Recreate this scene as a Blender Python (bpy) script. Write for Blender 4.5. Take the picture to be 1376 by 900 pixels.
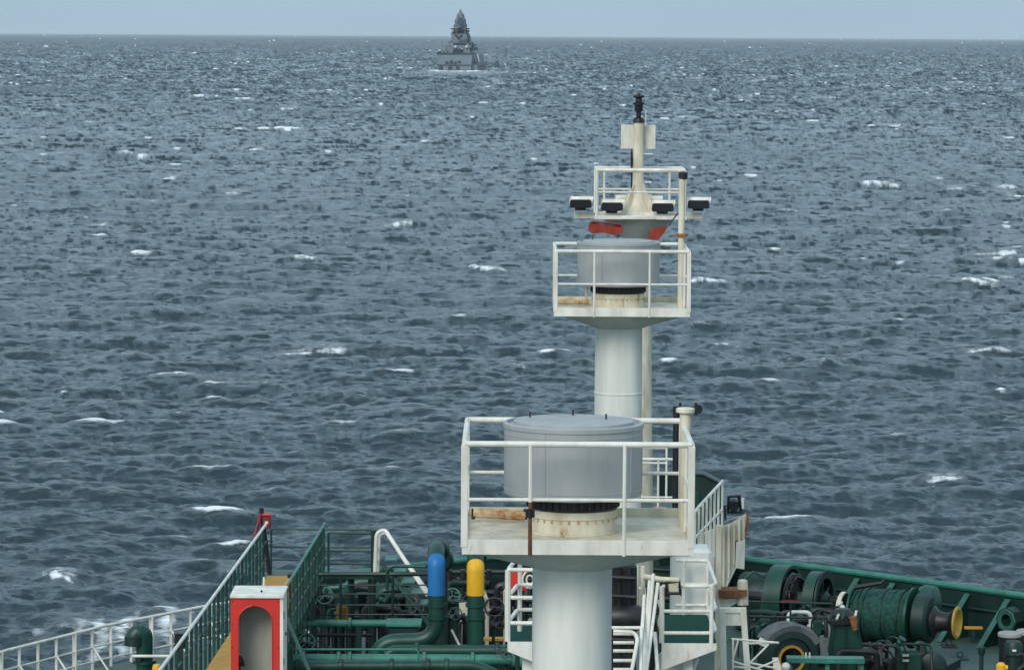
import bpy, bmesh, math, random
import numpy as np
from mathutils import Vector, Matrix
PI = math.pi
R = math.radians
rnd = random.Random(7)
for o in list(bpy.data.objects): bpy.data.objects.remove(o)
S = bpy.context.scene
C = S.collection

# ------------------------------------------------------------------ camera
F = 4800.0                      # focal length in photo pixels (photo 1376 x 900)
CAM = Vector((0, 0, 22))
cd = bpy.data.cameras.new('camera'); cam = bpy.data.objects.new('camera', cd); C.objects.link(cam)
cd.sensor_width = 36; cd.lens = 36 * F / 1376; cd.clip_start = 1; cd.clip_end = 120000
pitch = math.atan((450 - 47.5) / F); roll = R(0.333)
cam.matrix_world = Matrix.Translation(CAM) @ Matrix.Rotation(PI/2 - pitch, 4, 'X') @ Matrix.Rotation(roll, 4, 'Z')
S.camera = cam
S.render.resolution_x = 1024; S.render.resolution_y = 669
MR = cam.matrix_world.to_3x3()

# ------------------------------------------------------------------ light
SUN_EL, SUN_AZ = R(34), R(205)   # azimuth clockwise from +Y
w = bpy.data.worlds.new('World'); S.world = w; w.use_nodes = True
nt = w.node_tree; nt.nodes.clear()
wo = nt.nodes.new('ShaderNodeOutputWorld'); bg = nt.nodes.new('ShaderNodeBackground')
sk = nt.nodes.new('ShaderNodeTexSky'); sk.sky_type = 'NISHITA'; sk.sun_disc = False
sk.sun_elevation = SUN_EL; sk.sun_rotation = SUN_AZ; sk.dust_density = 3.0; sk.air_density = 1.0; sk.ozone_density = 1.5
hs = nt.nodes.new('ShaderNodeHueSaturation'); hs.inputs['Saturation'].default_value = 0.62
# thin overcast: the sky is veiled by a soft, slightly uneven grey cloud sheet
geo = nt.nodes.new('ShaderNodeTexCoord'); mp = nt.nodes.new('ShaderNodeMapping'); mp.inputs['Scale'].default_value = (1, 1, 3.5)
nz = nt.nodes.new('ShaderNodeTexNoise'); nz.inputs['Scale'].default_value = 2.2; nz.inputs['Detail'].default_value = 5
cr = nt.nodes.new('ShaderNodeMapRange'); cr.inputs[1].default_value = .3; cr.inputs[2].default_value = .7; cr.inputs[3].default_value = 5.2; cr.inputs[4].default_value = 6.6
cc = nt.nodes.new('ShaderNodeVectorMath'); cc.operation = 'SCALE'; cc.inputs[0].default_value = (0.66, 0.915, 1.12)
mx = nt.nodes.new('ShaderNodeMix'); mx.data_type = 'RGBA'; mx.inputs[0].default_value = 0.85
nt.links.new(geo.outputs['Generated'], mp.inputs[0]); nt.links.new(mp.outputs[0], nz.inputs[0]); nt.links.new(nz.outputs[0], cr.inputs[0])
sx3 = nt.nodes.new('ShaderNodeSeparateXYZ'); nt.links.new(geo.outputs['Generated'], sx3.inputs[0])
og = nt.nodes.new('ShaderNodeMapRange'); og.inputs[1].default_value = 0; og.inputs[2].default_value = .35; og.inputs[3].default_value = 1; og.inputs[4].default_value = 1.28; nt.links.new(sx3.outputs[2], og.inputs[0])
mu = nt.nodes.new('ShaderNodeMath'); mu.operation = 'MULTIPLY'; nt.links.new(cr.outputs[0], mu.inputs[0]); nt.links.new(og.outputs[0], mu.inputs[1]); nt.links.new(mu.outputs[0], cc.inputs['Scale']); nt.links.new(sk.outputs[0], hs.inputs['Color'])
nt.links.new(hs.outputs[0], mx.inputs['A']); nt.links.new(cc.outputs[0], mx.inputs['B'])
nt.links.new(mx.outputs['Result'], bg.inputs[0]); bg.inputs[1].default_value = 0.085
nt.links.new(bg.outputs[0], wo.inputs[0])
sd = bpy.data.lights.new('sun', 'SUN'); sun = bpy.data.objects.new('sun', sd); C.objects.link(sun)
sd.energy = 1.35; sd.angle = R(25); sd.color = (1, .96, .9)
sv = Vector((math.sin(SUN_AZ) * math.cos(SUN_EL), math.cos(SUN_AZ) * math.cos(SUN_EL), math.sin(SUN_EL)))
sun.rotation_euler = (-sv).to_track_quat('-Z', 'Y').to_euler()
vs = S.view_settings; vs.view_transform = 'Standard'; vs.look = 'None'; vs.exposure = 0.45; vs.gamma = 1
try: S.cycles.volume_bounces = 1
except Exception: pass

# ------------------------------------------------------------------ pixel <-> world
def ray(px, py): return MR @ Vector(((px - 688) / F, (450 - py) / F, -1))
def P(px, py, D):
    """world point at depth D (metres ahead of the bridge) seen at photo pixel px, py"""
    d = ray(px, py); return CAM + d * (D / d.y)
def Z(px, py, z):
    d = ray(px, py); return CAM + d * ((z - CAM.z) / d.z)

# ------------------------------------------------------------------ materials
def mat(name, col, rough=.5, var=.12, scale=3, rust=0, bump=.05, metal=0, dirt=None, streak=3., stain=(.22, .085, .03), spec=.5):
    m = bpy.data.materials.new(name); m.use_nodes = True; t = m.node_tree; b = t.nodes['Principled BSDF']
    L = t.links.new
    g = t.nodes.new('ShaderNodeNewGeometry')
    mp = t.nodes.new('ShaderNodeMapping'); mp.inputs['Scale'].default_value = (1, 1, 1 / streak); L(g.outputs['Position'], mp.inputs[0])
    n = t.nodes.new('ShaderNodeTexNoise'); n.inputs['Scale'].default_value = scale; n.inputs['Detail'].default_value = 6; n.inputs['Roughness'].default_value = .65; L(mp.outputs[0], n.inputs[0])
    r = t.nodes.new('ShaderNodeValToRGB'); L(n.outputs[0], r.inputs[0])
    r.color_ramp.elements[0].position = .3; r.color_ramp.elements[1].position = .7
    lo = dirt if dirt else tuple(c * (1 - var * 2) for c in col)
    r.color_ramp.elements[0].color = (*lo, 1); r.color_ramp.elements[1].color = (*[min(1, c * (1 + var)) for c in col], 1)
    out = r.outputs[0]
    if rust > 0:
        n2 = t.nodes.new('ShaderNodeTexNoise'); n2.inputs['Scale'].default_value = scale * 1.7; n2.inputs['Detail'].default_value = 8; n2.inputs['Roughness'].default_value = .75; n2.inputs['Distortion'].default_value = .4
        mp2 = t.nodes.new('ShaderNodeMapping'); mp2.inputs['Location'].default_value = (7, 3, 1); mp2.inputs['Scale'].default_value = (1, 1, 1 / (streak * 1.5)); L(g.outputs['Position'], mp2.inputs[0]); L(mp2.outputs[0], n2.inputs[0])
        q = t.nodes.new('ShaderNodeMapRange'); q.inputs[1].default_value = .74 - rust * .3; q.inputs[2].default_value = .84 - rust * .3; L(n2.outputs[0], q.inputs[0])
        mm = t.nodes.new('ShaderNodeMix'); mm.data_type = 'RGBA'; L(q.outputs[0], mm.inputs[0]); L(out, mm.inputs['A']); mm.inputs['B'].default_value = (*stain, 1)
        out = mm.outputs['Result']
    L(out, b.inputs['Base Color'])
    b.inputs['Roughness'].default_value = rough; b.inputs['Metallic'].default_value = metal; b.inputs['Specular IOR Level'].default_value = spec
    if bump:
        bp = t.nodes.new('ShaderNodeBump'); bp.inputs['Strength'].default_value = bump * 4; bp.inputs['Distance'].default_value = .02; L(n.outputs[0], bp.inputs['Height']); L(bp.outputs[0], b.inputs['Normal'])
    return m
WHITE = mat('white_paint', (.80, .77, .69), .5, .08, 4, rust=.36, dirt=(.55, .53, .44), stain=(.42, .27, .13))
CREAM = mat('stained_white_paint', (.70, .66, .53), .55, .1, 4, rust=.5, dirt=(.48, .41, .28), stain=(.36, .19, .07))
COLUMN = mat('column_paint', (.75, .74, .68), .5, .08, 2.4, rust=.3, dirt=(.56, .58, .52), streak=7, stain=(.45, .38, .26))
DRUM = mat('grey_drum_paint', (.355, .37, .37), .5, .08, 2.6, rust=.14, dirt=(.29, .305, .305), streak=6, stain=(.24, .22, .18))
DRUMTOP = mat('pale_grey_paint', (.36, .37, .37), .6, .1, 3, rust=.2, stain=(.30, .30, .28), streak=1)
GREEN = mat('green_paint', (.004, .058, .036), .42, .2, 3, rust=.34, stain=(.07, .04, .022), dirt=(.004, .028, .02))
DKGREEN = mat('dark_green_paint', (.004, .026, .020), .5, .25, 3, rust=.3, stain=(.03, .022, .015))
LTGREEN = mat('worn_green_paint', (.035, .19, .14), .5, .2, 3, rust=.2, stain=(.12, .10, .06))
MIDGREEN = mat('mid_green_paint', (.022, .105, .078), .5, .2, 3, rust=.3, stain=(.10, .08, .05))
FLOORG = mat('landing_floor_green', (.005, .058, .04), .8, .15, 3, rust=.2, spec=.15, stain=(.04, .06, .04))
DECK = mat('deck_paint', (.042, .080, .066), .55, .2, .9, rust=.4, streak=1, stain=(.06, .06, .05), dirt=(.025, .052, .044))
YELLOW = mat('yellow_paint', (.78, .42, .01), .5, .1, 4, rust=.3, stain=(.30, .16, .03))
WALKY = mat('walkway_yellow', (.55, .27, .03), .6, .12, 2, rust=.25, stain=(.24, .15, .06), streak=1)
BLUE = mat('blue_paint', (.010, .15, .40), .5, .12, 5, rust=.3, stain=(.02, .07, .16))
RED = mat('red_paint', (.62, .03, .02), .45, .08, 3, rust=.15, stain=(.3, .03, .02))
DKRED = mat('dark_red_paint', (.20, .012, .02), .5, .2, 6)
ORANGE = mat('orange_red_cloth', (.30, .035, .015), .75, .25, 7)
BLACK = mat('black_paint', (.007, .007, .008), .5, .3, 5)
GREASE = mat('greasy_steel', (.017, .015, .017), .45, .4, 6, rust=.4, stain=(.07, .04, .03))
STAINED = mat('rust_stained_paint', (.62, .46, .26), .7, .2, 7, rust=.85, stain=(.42, .16, .05), streak=1)
RUST = mat('rusted_steel', (.34, .13, .04), .8, .3, 9, rust=.5, stain=(.10, .035, .02), streak=1)
BEIGE = mat('booth_lining', (.36, .36, .31), .6, .1, 3, dirt=(.28, .28, .24))
GREYC = mat('grey_canvas', (.16, .16, .16), .85, .25, 4)
HULL = mat('hull_paint', (.05, .012, .01), .5, .2, .6, rust=.3)
NAVY = mat('warship_grey', (.14, .18, .205), .55, .08, .15)
NAVYD = mat('warship_dark', (.026, .04, .055), .6, .1, .3)
NAVYL = mat('warship_pale', (.52, .55, .55), .5, .05, .3)
GLASS = mat('lamp_glass', (.02, .022, .025), .1, .1, 5, bump=0)
ROPE = mat('rope_cover', (.007, .075, .055), .8, .35, 12, bump=.3, dirt=(.002, .012, .010), streak=1)

# ------------------------------------------------------------------ mesh helpers
class MB:
    def __init__(s): s.v = []; s.f = []
    def add(s, vs_, fs):
        k = len(s.v); s.v += [Vector(p) for p in vs_]; s.f += [[i + k for i in f] for f in fs]; return s
    def box(s, c, size, rz=0, ax=None):
        c = Vector(c); hx, hy, hz = [q / 2 for q in size]
        M = ax if ax is not None else Matrix.Rotation(rz, 3, 'Z')
        b = min(hx, hy, hz) * .18; vs_ = []
        # chamfered box: three quads of corner points per axis
        pts = {}
        for sx in (-1, 1):
            for sy in (-1, 1):
                for sz in (-1, 1):
                    for a in range(3):
                        p = [sx * hx, sy * hy, sz * hz]
                        for q in range(3):
                            if q != a: p[q] -= (sx, sy, sz)[q] * b
                        pts[(sx, sy, sz, a)] = len(vs_); vs_.append(c + M @ Vector(p))
        fs = []
        for a in range(3):
            u, v = [(1, 2), (2, 0), (0, 1)][a]
            for sg in (-1, 1):
                q = []
                for su, sv_ in ((-1, -1), (1, -1), (1, 1), (-1, 1)):
                    k = [0, 0, 0]; k[a] = sg; k[u] = su; k[v] = sv_; q.append(pts[(*k, a)])
                fs.append(q if sg > 0 else q[::-1])
        for a in range(3):     # edge along axis a
            u, v = [(1, 2), (2, 0), (0, 1)][a]
            for su in (-1, 1):
                for sv_ in (-1, 1):
                    k1 = [0, 0, 0]; k1[a] = -1; k1[u] = su; k1[v] = sv_; k2 = list(k1); k2[a] = 1
                    q = [pts[(*k1, u)], pts[(*k2, u)], pts[(*k2, v)], pts[(*k1, v)]]
                    fs.append(q if su * sv_ < 0 else q[::-1])
        for sx in (-1, 1):
            for sy in (-1, 1):
                for sz in (-1, 1):
                    q = [pts[(sx, sy, sz, a)] for a in range(3)]
                    fs.append(q if sx * sy * sz > 0 else q[::-1])
        return s.add(vs_, fs)
    def tube(s, pts, r, n=10, cap=True):
        pts = [Vector(p) for p in pts]; m = len(pts); rs = r if isinstance(r, (list, tuple)) else [r] * m
        vs_ = []; ref = None
        for i, p in enumerate(pts):
            t = (pts[min(i + 1, m - 1)] - pts[max(i - 1, 0)]).normalized()
            if ref is None: ref = Vector((0, 0, 1)) if abs(t.z) < .9 else Vector((1, 0, 0))
            u = t.cross(ref)
            if u.length < 1e-4: u = t.cross(Vector((1, .3, 0)))
            u.normalize(); v = t.cross(u).normalized(); ref = -v if False else ref
            if i and 0 < i < m - 1:
                a = (pts[i] - pts[i-1]).normalized(); b = (pts[i+1] - pts[i]).normalized(); k = 1 / max(.6, (a.dot(t)))
            else: k = 1
            if i and (u.dot(pu) < 0): u = -u; v = -v
            pu = u
            for j in range(n):
                an = 2 * PI * j / n; vs_.append(p + (u * math.cos(an) + v * math.sin(an)) * rs[i] * k)
        fs = []
        for i in range(m - 1):
            for j in range(n):
                fs.append([i*n + j, i*n + (j+1) % n, (i+1)*n + (j+1) % n, (i+1)*n + j])
        if cap: fs += [list(range(n))[::-1], list(range((m-1)*n, m*n))]
        return s.add(vs_, fs)
    def lathe(s, c, prof, n=32, axis=(0, 0, 1), a0=0, a1=2*PI):
        """prof: list of (r, h) along axis"""
        c = Vector(c); ax = Vector(axis).normalized(); u = ax.orthogonal().normalized()
        if abs(ax.z) < .9: u = Vector((0, 0, 1)) - ax * ax.z; u.normalize()
        v = ax.cross(u); full = abs(a1 - a0 - 2*PI) < 1e-6; nn = n if full else n + 1
        vs_ = []
        for (r, h) in prof:
            for j in range(nn):
                an = a0 + (a1 - a0) * j / n; vs_.append(c + ax * h + (u * math.cos(an) + v * math.sin(an)) * max(r, 1e-4))
        fs = []
        for i in range(len(prof) - 1):
            for j in range(n):
                k = (j + 1) % nn; fs.append([i*nn + j, i*nn + k, (i+1)*nn + k, (i+1)*nn + j])
        return s.add(vs_, fs)
    def prism(s, poly, off):
        """closed solid: polygon (3D points) swept by vector off"""
        poly = [Vector(p) for p in poly]; off = Vector(off); n = len(poly)
        fs = [list(range(n))[::-1], list(range(n, 2*n))] + [[i, (i+1) % n, n + (i+1) % n, n + i] for i in range(n)]
        return s.add(poly + [p + off for p in poly], fs)
    def cyl(s, a, b, r, n=20): return s.tube([a, b], r, n)

def smoothen(me, ang=32):
    bm = bmesh.new(); bm.from_mesh(me); bmesh.ops.recalc_face_normals(bm, faces=bm.faces)
    for f in bm.faces: f.smooth = True
    for e in bm.edges:
        if len(e.link_faces) == 2 and e.calc_face_angle(0) > R(ang): e.smooth = False
    bm.to_mesh(me); bm.free()
def root_loc(o):
    v = Vector((0, 0, 0))
    while o is not None: v += o.location; o = o.parent
    return v
def obj(name, mb, m, parent=None, kind=None, label=None):
    me = bpy.data.meshes.new(name); off = root_loc(parent)
    me.from_pydata([v - off for v in mb.v], [], mb.f); me.materials.append(m); smoothen(me)
    o = bpy.data.objects.new(name, me); C.objects.link(o)
    if parent: o.parent = parent
    if kind: o['kind'] = kind
    if label: o['label'] = label
    return o
def thing(name, label, cat, loc, group=None):
    o = bpy.data.objects.new(name, None); C.objects.link(o); o.location = loc; o.empty_display_size = .3
    o['label'] = label; o['category'] = cat
    if group: o['group'] = group
    return o
def tag(o, label, cat, group=None):
    o['label'] = label; o['category'] = cat
    if group: o['group'] = group
    return o
def again(src, delta, parent=None):
    o = src.copy(); C.objects.link(o)
    o.parent = parent if parent else src.parent
    o.location = Vector(src.location) + Vector(delta)
    return o
def struct(name, mb, m): return obj(name, mb, m, None, 'structure')
def T(*a, **k): return MB().tube(*a, **k)
def B(*a, **k): return MB().box(*a, **k)
def bend(pts, rad=.3, n=5):
    """round the inner corners of a polyline"""
    pts = [Vector(p) for p in pts]; out = [pts[0]]
    for i in range(1, len(pts) - 1):
        a, b, c = pts[i-1], pts[i], pts[i+1]; d1 = (a - b); d2 = (c - b); r = min(rad, d1.length * .49, d2.length * .49)
        p = b + d1.normalized() * r; q = b + d2.normalized() * r
        for k in range(n + 1):
            t = k / n; out.append(p * (1-t)**2 + b * 2*t*(1-t) + q * t*t)
    return out + [pts[-1]]

# ================================================================== SEA
def ocean_tile(L, N, seed, V, wdir, spread, lmax, lmin):
    rs = np.random.RandomState(seed)
    k1 = 2*np.pi*np.fft.fftfreq(N, L/N); kx, ky = np.meshgrid(k1, k1, indexing='xy'); k = np.hypot(kx, ky); k[0, 0] = 1
    Lp = V*V/9.81; c = (kx*wdir[0] + ky*wdir[1])/k
    ph = np.exp(-1/(k*Lp)**2)/k**4 * (np.abs(c)**spread*.93 + .07) * np.exp(-(k*lmin/6.28)**2) * (k > 2*np.pi/lmax)
    ph = ph * (1 + k*1.2)**1.2          # choppy: more energy in the short waves
    ph[0, 0] = 0
    h0 = (rs.randn(N, N) + 1j*rs.randn(N, N))*np.sqrt(ph)
    return dict(L=L, N=N, k=k, kx=kx, ky=ky, h=h0)
def fields(t, cut, scale, chop):
    g = t['h'] * np.exp(-(t['k']*cut/6.28)**2) * scale; kx, ky, k = t['kx'], t['ky'], t['k']
    f = lambda q: np.real(np.fft.ifft2(q)).astype(np.float32)
    z = f(g); sx = f(1j*kx*g); sy = f(1j*ky*g); dx = f(-1j*kx/k*g)*chop; dy = f(-1j*ky/k*g)*chop
    jxx = f(kx*kx/k*g)*chop; jyy = f(ky*ky/k*g)*chop
    e = np.exp(-(kx*3.2/6.28)**2 - (ky*1.0/6.28)**2); jf = f((kx*kx + ky*ky)/k*g*e)*chop
    return np.stack([z, sx, sy, dx, dy, jf], -1)
def sample(F_, L, x, y):
    N = F_.shape[0]; u = (x/L*N) % N; v = (y/L*N) % N; i = np.floor(u).astype(np.int64); j = np.floor(v).astype(np.int64)
    fu = (u - i)[:, None].astype(np.float32); fv = (v - j)[:, None].astype(np.float32); i %= N; j %= N; i2 = (i+1) % N; j2 = (j+1) % N
    return (F_[j, i]*(1-fu) + F_[j, i2]*fu)*(1-fv) + (F_[j2, i]*(1-fu) + F_[j2, i2]*fu)*fv

def build_sea():
    H = CAM.z
    # columns: dense over the view, coarse round the rest of the compass
    dense = np.linspace(-R(9.2), R(9.2), 900)
    left = -np.geomspace(R(9.35), PI, 60)[::-1]; right = np.geomspace(R(9.35), PI, 60)
    ang = np.concatenate([left, dense, right])
    ypx = np.linspace(900, 3.2, 800); rows = H*F/ypx          # pixel rows below the horizon
    rows = np.concatenate([[4, 20, 45, 70, 90, 104, 110, 114], rows[rows > 116], [41000, 60000]])
    A, Rr = np.meshgrid(ang, rows); nc, nr = len(ang), len(rows)
    x0 = (Rr*np.sin(A)).ravel(); y0 = (Rr*np.cos(A)).ravel(); rr = Rr.ravel()
    rot = lambda a: (x0*math.cos(a) + y0*math.sin(a), -x0*math.sin(a) + y0*math.cos(a), a)
    tiles = [(ocean_tile(331., 1024, 11, 7.2, (.16, -.99), 6, 55, .35), rot(0.0), .17),
             (ocean_tile(197., 1024, 5, 4.2, (-.28, -.96), 2.2, 16, .2), rot(0.22), .135)]
    colsp = rr*(dense[1]-dense[0])
    out = np.zeros((len(x0), 6), np.float32)
    cuts = [0., .5, 1.3]
    wgt = np.stack([np.clip(1-colsp/.45*1.0, 0, 1), np.zeros_like(colsp), np.clip((colsp-.45)/1.6, 0, 1)], 1); wgt[:, 1] = 1-wgt[:, 0]-wgt[:, 2]
    inside = np.abs(A.ravel()) < R(9.8)
    for t, (xr, yr, a), sd_ in tiles:
        s0 = sd_/np.real(np.fft.ifft2(t['h'])).std()
        acc = np.zeros_like(out)
        for ci, c in enumerate(cuts):
            m = wgt[:, ci] > 0
            acc[m] += sample(fields(t, c, s0, 1.0), t['L'], xr[m], yr[m])*wgt[m, ci][:, None].astype(np.float32)
        ca, sa = math.cos(a), math.sin(a)   # back to world axes
        for p, q in ((1, 2), (3, 4)):
            gx = acc[:, p]*ca - acc[:, q]*sa; gy = acc[:, p]*sa + acc[:, q]*ca; acc[:, p] = gx; acc[:, q] = gy
        out += acc
    z, sx, sy, dx, dy, J = out.T
    # long, low swell and gust patches
    rs = np.random.RandomState(3); gust = np.zeros_like(x0)
    for i in range(14):
        a = rs.rand()*6.28; l = 60*1.5**rs.rand()*(1 + 3*rs.rand()); p = rs.rand()*6.28; gust += np.sin((x0*math.cos(a) + y0*math.sin(a))*6.28/l + p)
    gust /= 3.7
    fade = 1/(1 + (rr/9000)**2)
    # whitecaps where the surface folds most
    Jn = J/J[inside & (rr < 600)].std(); fm_ = inside & (rr > 1200) & (rr < 3000); Jf = J/max(J[fm_].std(), 1e-6); bl = np.clip((rr - 500)/900, 0, 1); Jn = Jn*(1 - bl) + Jf*bl
    jf = J.copy(); far = np.clip((rr-250)/1400, 0, 1)
    score = Jn + gust*.45
    thr = 2.9 - .5*np.clip((rr - 300)/1300, 0, 1)
    foam = np.clip((score - thr)/.6, 0, 1)
    thin = np.clip((score - thr + .8)/1.3, 0, 1)*.45
    # breaking crests that the photograph shows one by one: px, py, half width px, lean (dy/dx), size
    caps = [(655, 362, 34, .22, 1), (415, 469, 52, -.05, 1.2), (1340, 340, 42, -.22, 1.2), (1316, 379, 30, .14, .9), (952, 383, 32, .03, 1), (1272, 646, 30, -.02, .9),
            (405, 347, 26, 0, .8), (536, 302, 26, -.12, .9), (132, 301, 14, 0, .9), (1180, 245, 30, .02, 1), (386, 147, 14, .2, .9), (975, 466, 26, .05, .6), (1120, 488, 46, -.15, .35),
            (1330, 473, 34, 0, .7), (433, 177, 12, 0, 1), (344, 205, 12, 0, 1), (192, 215, 9, 0, 1), (172, 208, 18, -.1, .7), (575, 192, 14, .1, .8), (310, 259, 14, 0, .9), (228, 240, 12, 0, .8),
            (1288, 254, 16, 0, .8), (1266, 240, 10, 0, .8), (1355, 250, 14, 0, .9), (1372, 264, 10, 0, .9), (76, 772, 26, .35, 1.1), (118, 164, 10, 0, .9), (66, 84, 9, 0, 1), (200, 272, 10, -.1, .7),
            (1118, 132, 16, 0, .8), (55, 208, 8, 0, .7), (740, 205, 10, 0, .5), (945, 440, 20, 0, .4), (1060, 287, 22, .05, .5), (1206, 170, 12, 0, .7), (470, 116, 8, 0, .7), (920, 156, 16, 0, .5),
            (585, 528, 10, 0, .3), (1350, 372, 16, 0, .5), (700, 498, 16, .1, .3), (40, 305, 12, 0, .3), (1100, 402, 30, .02, .3), (83, 531, 8, -.2, .5), (90, 845, 40, .05, .25), (300, 772, 18, 0, .25)]
    for (px, py, hw, lean, sz) in caps:
        zc = 0.
        for it in range(3):      # settle the crest on the local wave height
            c = Z(px, py, zc); near = np.argmin((x0 - c.x)**2 + (y0 - c.y)**2); zc = float(z[near]) + .35*min(1., hw/F*math.hypot(c.x, c.y)/2.6)*sz
        D = math.hypot(c.x, c.y); hl = hw/F*D; rowsp = D*D/(H*F)
        dyl = -hw*lean*rowsp*2; dyl = math.copysign(min(abs(dyl), 3.0*hl), dyl)
        m = np.abs(rr - D) < max(16, 5*hl) + D*.03; ii = np.where(m)[0]
        u = (x0[ii] - c.x)/hl; v = (y0[ii] - c.y) - dyl/2*u
        sg = max(.5, rowsp*.8)
        rn = np.random.RandomState(int(px*7 + py)); vn = lambda q, f: np.interp((q + 2)*f, np.arange(400), rn.rand(400)) - .5
        ridge_v = v; v = v + sg*(1.0*vn(u, 2.2) + .4*vn(u, 5))
        env = np.clip(np.exp(-(np.abs(u)/.85)**4)*(.85 + .9*vn(u, 3.3)), 0, 1.2)
        Hc = .42*min(1., (hl/2.6))*min(sz, 1.)**.5 + .10; bk, fr = max(2.6, rowsp*1.6), max(1.1, rowsp*.8); ridge = np.exp(-(np.abs(u)/1.1)**3)*Hc*np.exp(-np.where(v > 0, v/bk, v/fr)**2); z[ii] += ridge
        sy[ii] += np.where(v > 0, -2*v/bk**2, -2*v/fr**2)*ridge*.8
        body = env*np.exp(-np.where(v > 0, v/(1.1*sg), v/(.85*sg))**2)*(.9 + .7*vn(u, 8) + .5*vn(u, 21))
        foam[ii] = np.maximum(foam[ii], np.clip(body*1.3*sz, 0, 1)); thin[ii] = np.maximum(thin[ii], env*np.exp(-((v - 2.5*sg)/(4.5*sg))**2)*.8*min(sz, 1)*(v > -.2*sg))
    # white water round the warship's stern and along our own port bow
    w0 = P(614, 98, 2210)
    e = np.exp(-((x0 - w0.x)/21)**4)*np.exp(-((y0 - w0.y)/60)**2); foam = np.maximum(foam, np.clip(e*1.15*(.75 + .4*np.sin(x0*.9)*np.sin(x0*.37)), 0, 1))
    e = np.exp(-((x0 - w0.x - 3)/26)**4)*np.exp(-((y0 - w0.y + 90)/120)**2); thin = np.maximum(thin, e*.7)
    for (px, py, rx, ry, st) in ((140, 846, .8, 1.5, .8), (165, 860, .9, 3, .6), (178, 843, .5, 2, .7), (130, 872, 1.0, 4, .35), (225, 850, 1.0, 4, .45), (45, 850, 1.0, 1.0, .3)):
        c = Z(px, py, 0); n_ = (np.sin(x0*3.1 + y0*1.7)*np.sin(x0*1.3 - y0*2.3) + np.sin(x0*7.7 + y0*.9)*.6)
        e = np.exp(-((x0 - c.x)/rx)**2 - ((y0 - c.y)/ry)**2)*st; foam = np.maximum(foam, np.clip(e*1.3*(.55 + .6*n_), 0, 1)); thin = np.maximum(thin, e*.5)
    z = z*fade; co = np.stack([x0 + dx*fade, y0 + dy*fade, z], 1).astype(np.float32)
    # normals of the true surface, softened with distance as many wavelets share a pixel
    soft = 1/(1 + rr/3000.)
    # wind sea: long smooth backs, short steep faces
    rx_, ry_ = x0/np.maximum(rr, 1), y0/np.maximum(rr, 1); sv_ = sx*rx_ + sy*ry_; st_ = -sx*ry_ + sy*rx_
    sg0 = sv_[inside & (rr < 500)].std(); fa = np.clip((rr - 350)/1600, 0, 1); sv_ = (.40 + .6*fa)*sv_ + (2.3 - .9*fa)*np.maximum(sv_ - (.8 - .3*fa)*sg0, 0); st_ = st_*.8
    gm = 1 + .28*np.clip(gust, -2, 2); sv_ = sv_*gm; st_ = st_*gm; sx = sv_*rx_ - st_*ry_; sy = sv_*ry_ + st_*rx_
    bias = -.27*np.clip((rr - 140)/1150, 0, 1)**.8
    den = 1.
    nx = -(sx*soft)/den; ny = -(sy*soft)/den + bias*y0/rr; nz_ = np.ones_like(nx); ln = np.sqrt(nx*nx + ny*ny + 1)
    nrm = np.stack([nx/ln, ny/ln, nz_/ln], 1).astype(np.float32)
    idx = np.arange(nr*nc).reshape(nr, nc)
    q = np.stack([idx[:-1, :-1], idx[:-1, 1:], idx[1:, 1:], idx[1:, :-1]], -1).reshape(-1, 4)
    me = bpy.data.meshes.new('sea'); me.vertices.add(len(co)); me.vertices.foreach_set('co', co.ravel())
    me.loops.add(q.size); me.loops.foreach_set('vertex_index', q[:, ::-1].astype(np.int32).ravel())
    me.polygons.add(len(q)); me.polygons.foreach_set('loop_start', np.arange(0, q.size, 4, dtype=np.int32))
    me.update(calc_edges=True); me.polygons.foreach_set('use_smooth', np.ones(len(q), bool))
    for nm, arr, ty, key in (('foam', foam, 'FLOAT', 'value'), ('thin', thin, 'FLOAT', 'value'), ('surf', nrm, 'FLOAT_VECTOR', 'vector'), ('gust', gust, 'FLOAT', 'value')):
        at = me.attributes.new(nm, ty, 'POINT'); at.data.foreach_set(key, np.ascontiguousarray(arr, np.float32).ravel())
    o = bpy.data.objects.new('sea', me); C.objects.link(o); o['kind'] = 'structure'
    m = bpy.data.materials.new('sea_water'); m.use_nodes = True; t = m.node_tree; b = t.nodes['Principled BSDF']; L = t.links.new
    def attr(n): a = t.nodes.new('ShaderNodeAttribute'); a.attribute_name = n; return a
    fo, th, su = attr('foam'), attr('thin'), attr('surf')
    g = t.nodes.new('ShaderNodeNewGeometry')
    mpn = t.nodes.new('ShaderNodeMapping'); mpn.inputs['Scale'].default_value = (.42, .9, 1); L(g.outputs['Position'], mpn.inputs[0])
    n1 = t.nodes.new('ShaderNodeTexNoise'); n1.inputs['Scale'].default_value = 2.0; n1.inputs['Detail'].default_value = 6; n1.inputs['Roughness'].default_value = .66; L(mpn.outputs[0], n1.inputs[0])
    bp = t.nodes.new('ShaderNodeBump'); bp.inputs['Strength'].default_value = .9; bp.inputs['Distance'].default_value = .21; L(n1.outputs[0], bp.inputs['Height']); L(su.outputs['Vector'], bp.inputs['Normal']); L(bp.outputs[0], b.inputs['Normal'])
    # foam broken up by noise
    n2 = t.nodes.new('ShaderNodeTexNoise'); n2.inputs['Scale'].default_value = 4.6; n2.inputs['Detail'].default_value = 6; n2.inputs['Roughness'].default_value = .7; L(mpn.outputs[0], n2.inputs[0])
    def math_(op, a, b_, c_=None):
        q_ = t.nodes.new('ShaderNodeMath'); q_.operation = op
        for i, v in enumerate((a, b_, c_)):
            if v is None: continue
            if isinstance(v, (int, float)): q_.inputs[i].default_value = v
            else: L(v, q_.inputs[i])
        return q_.outputs[0]
    fm = math_('ADD', fo.outputs['Fac'], math_('MULTIPLY', math_('SUBTRACT', n2.outputs[0], .5), .9))
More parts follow.
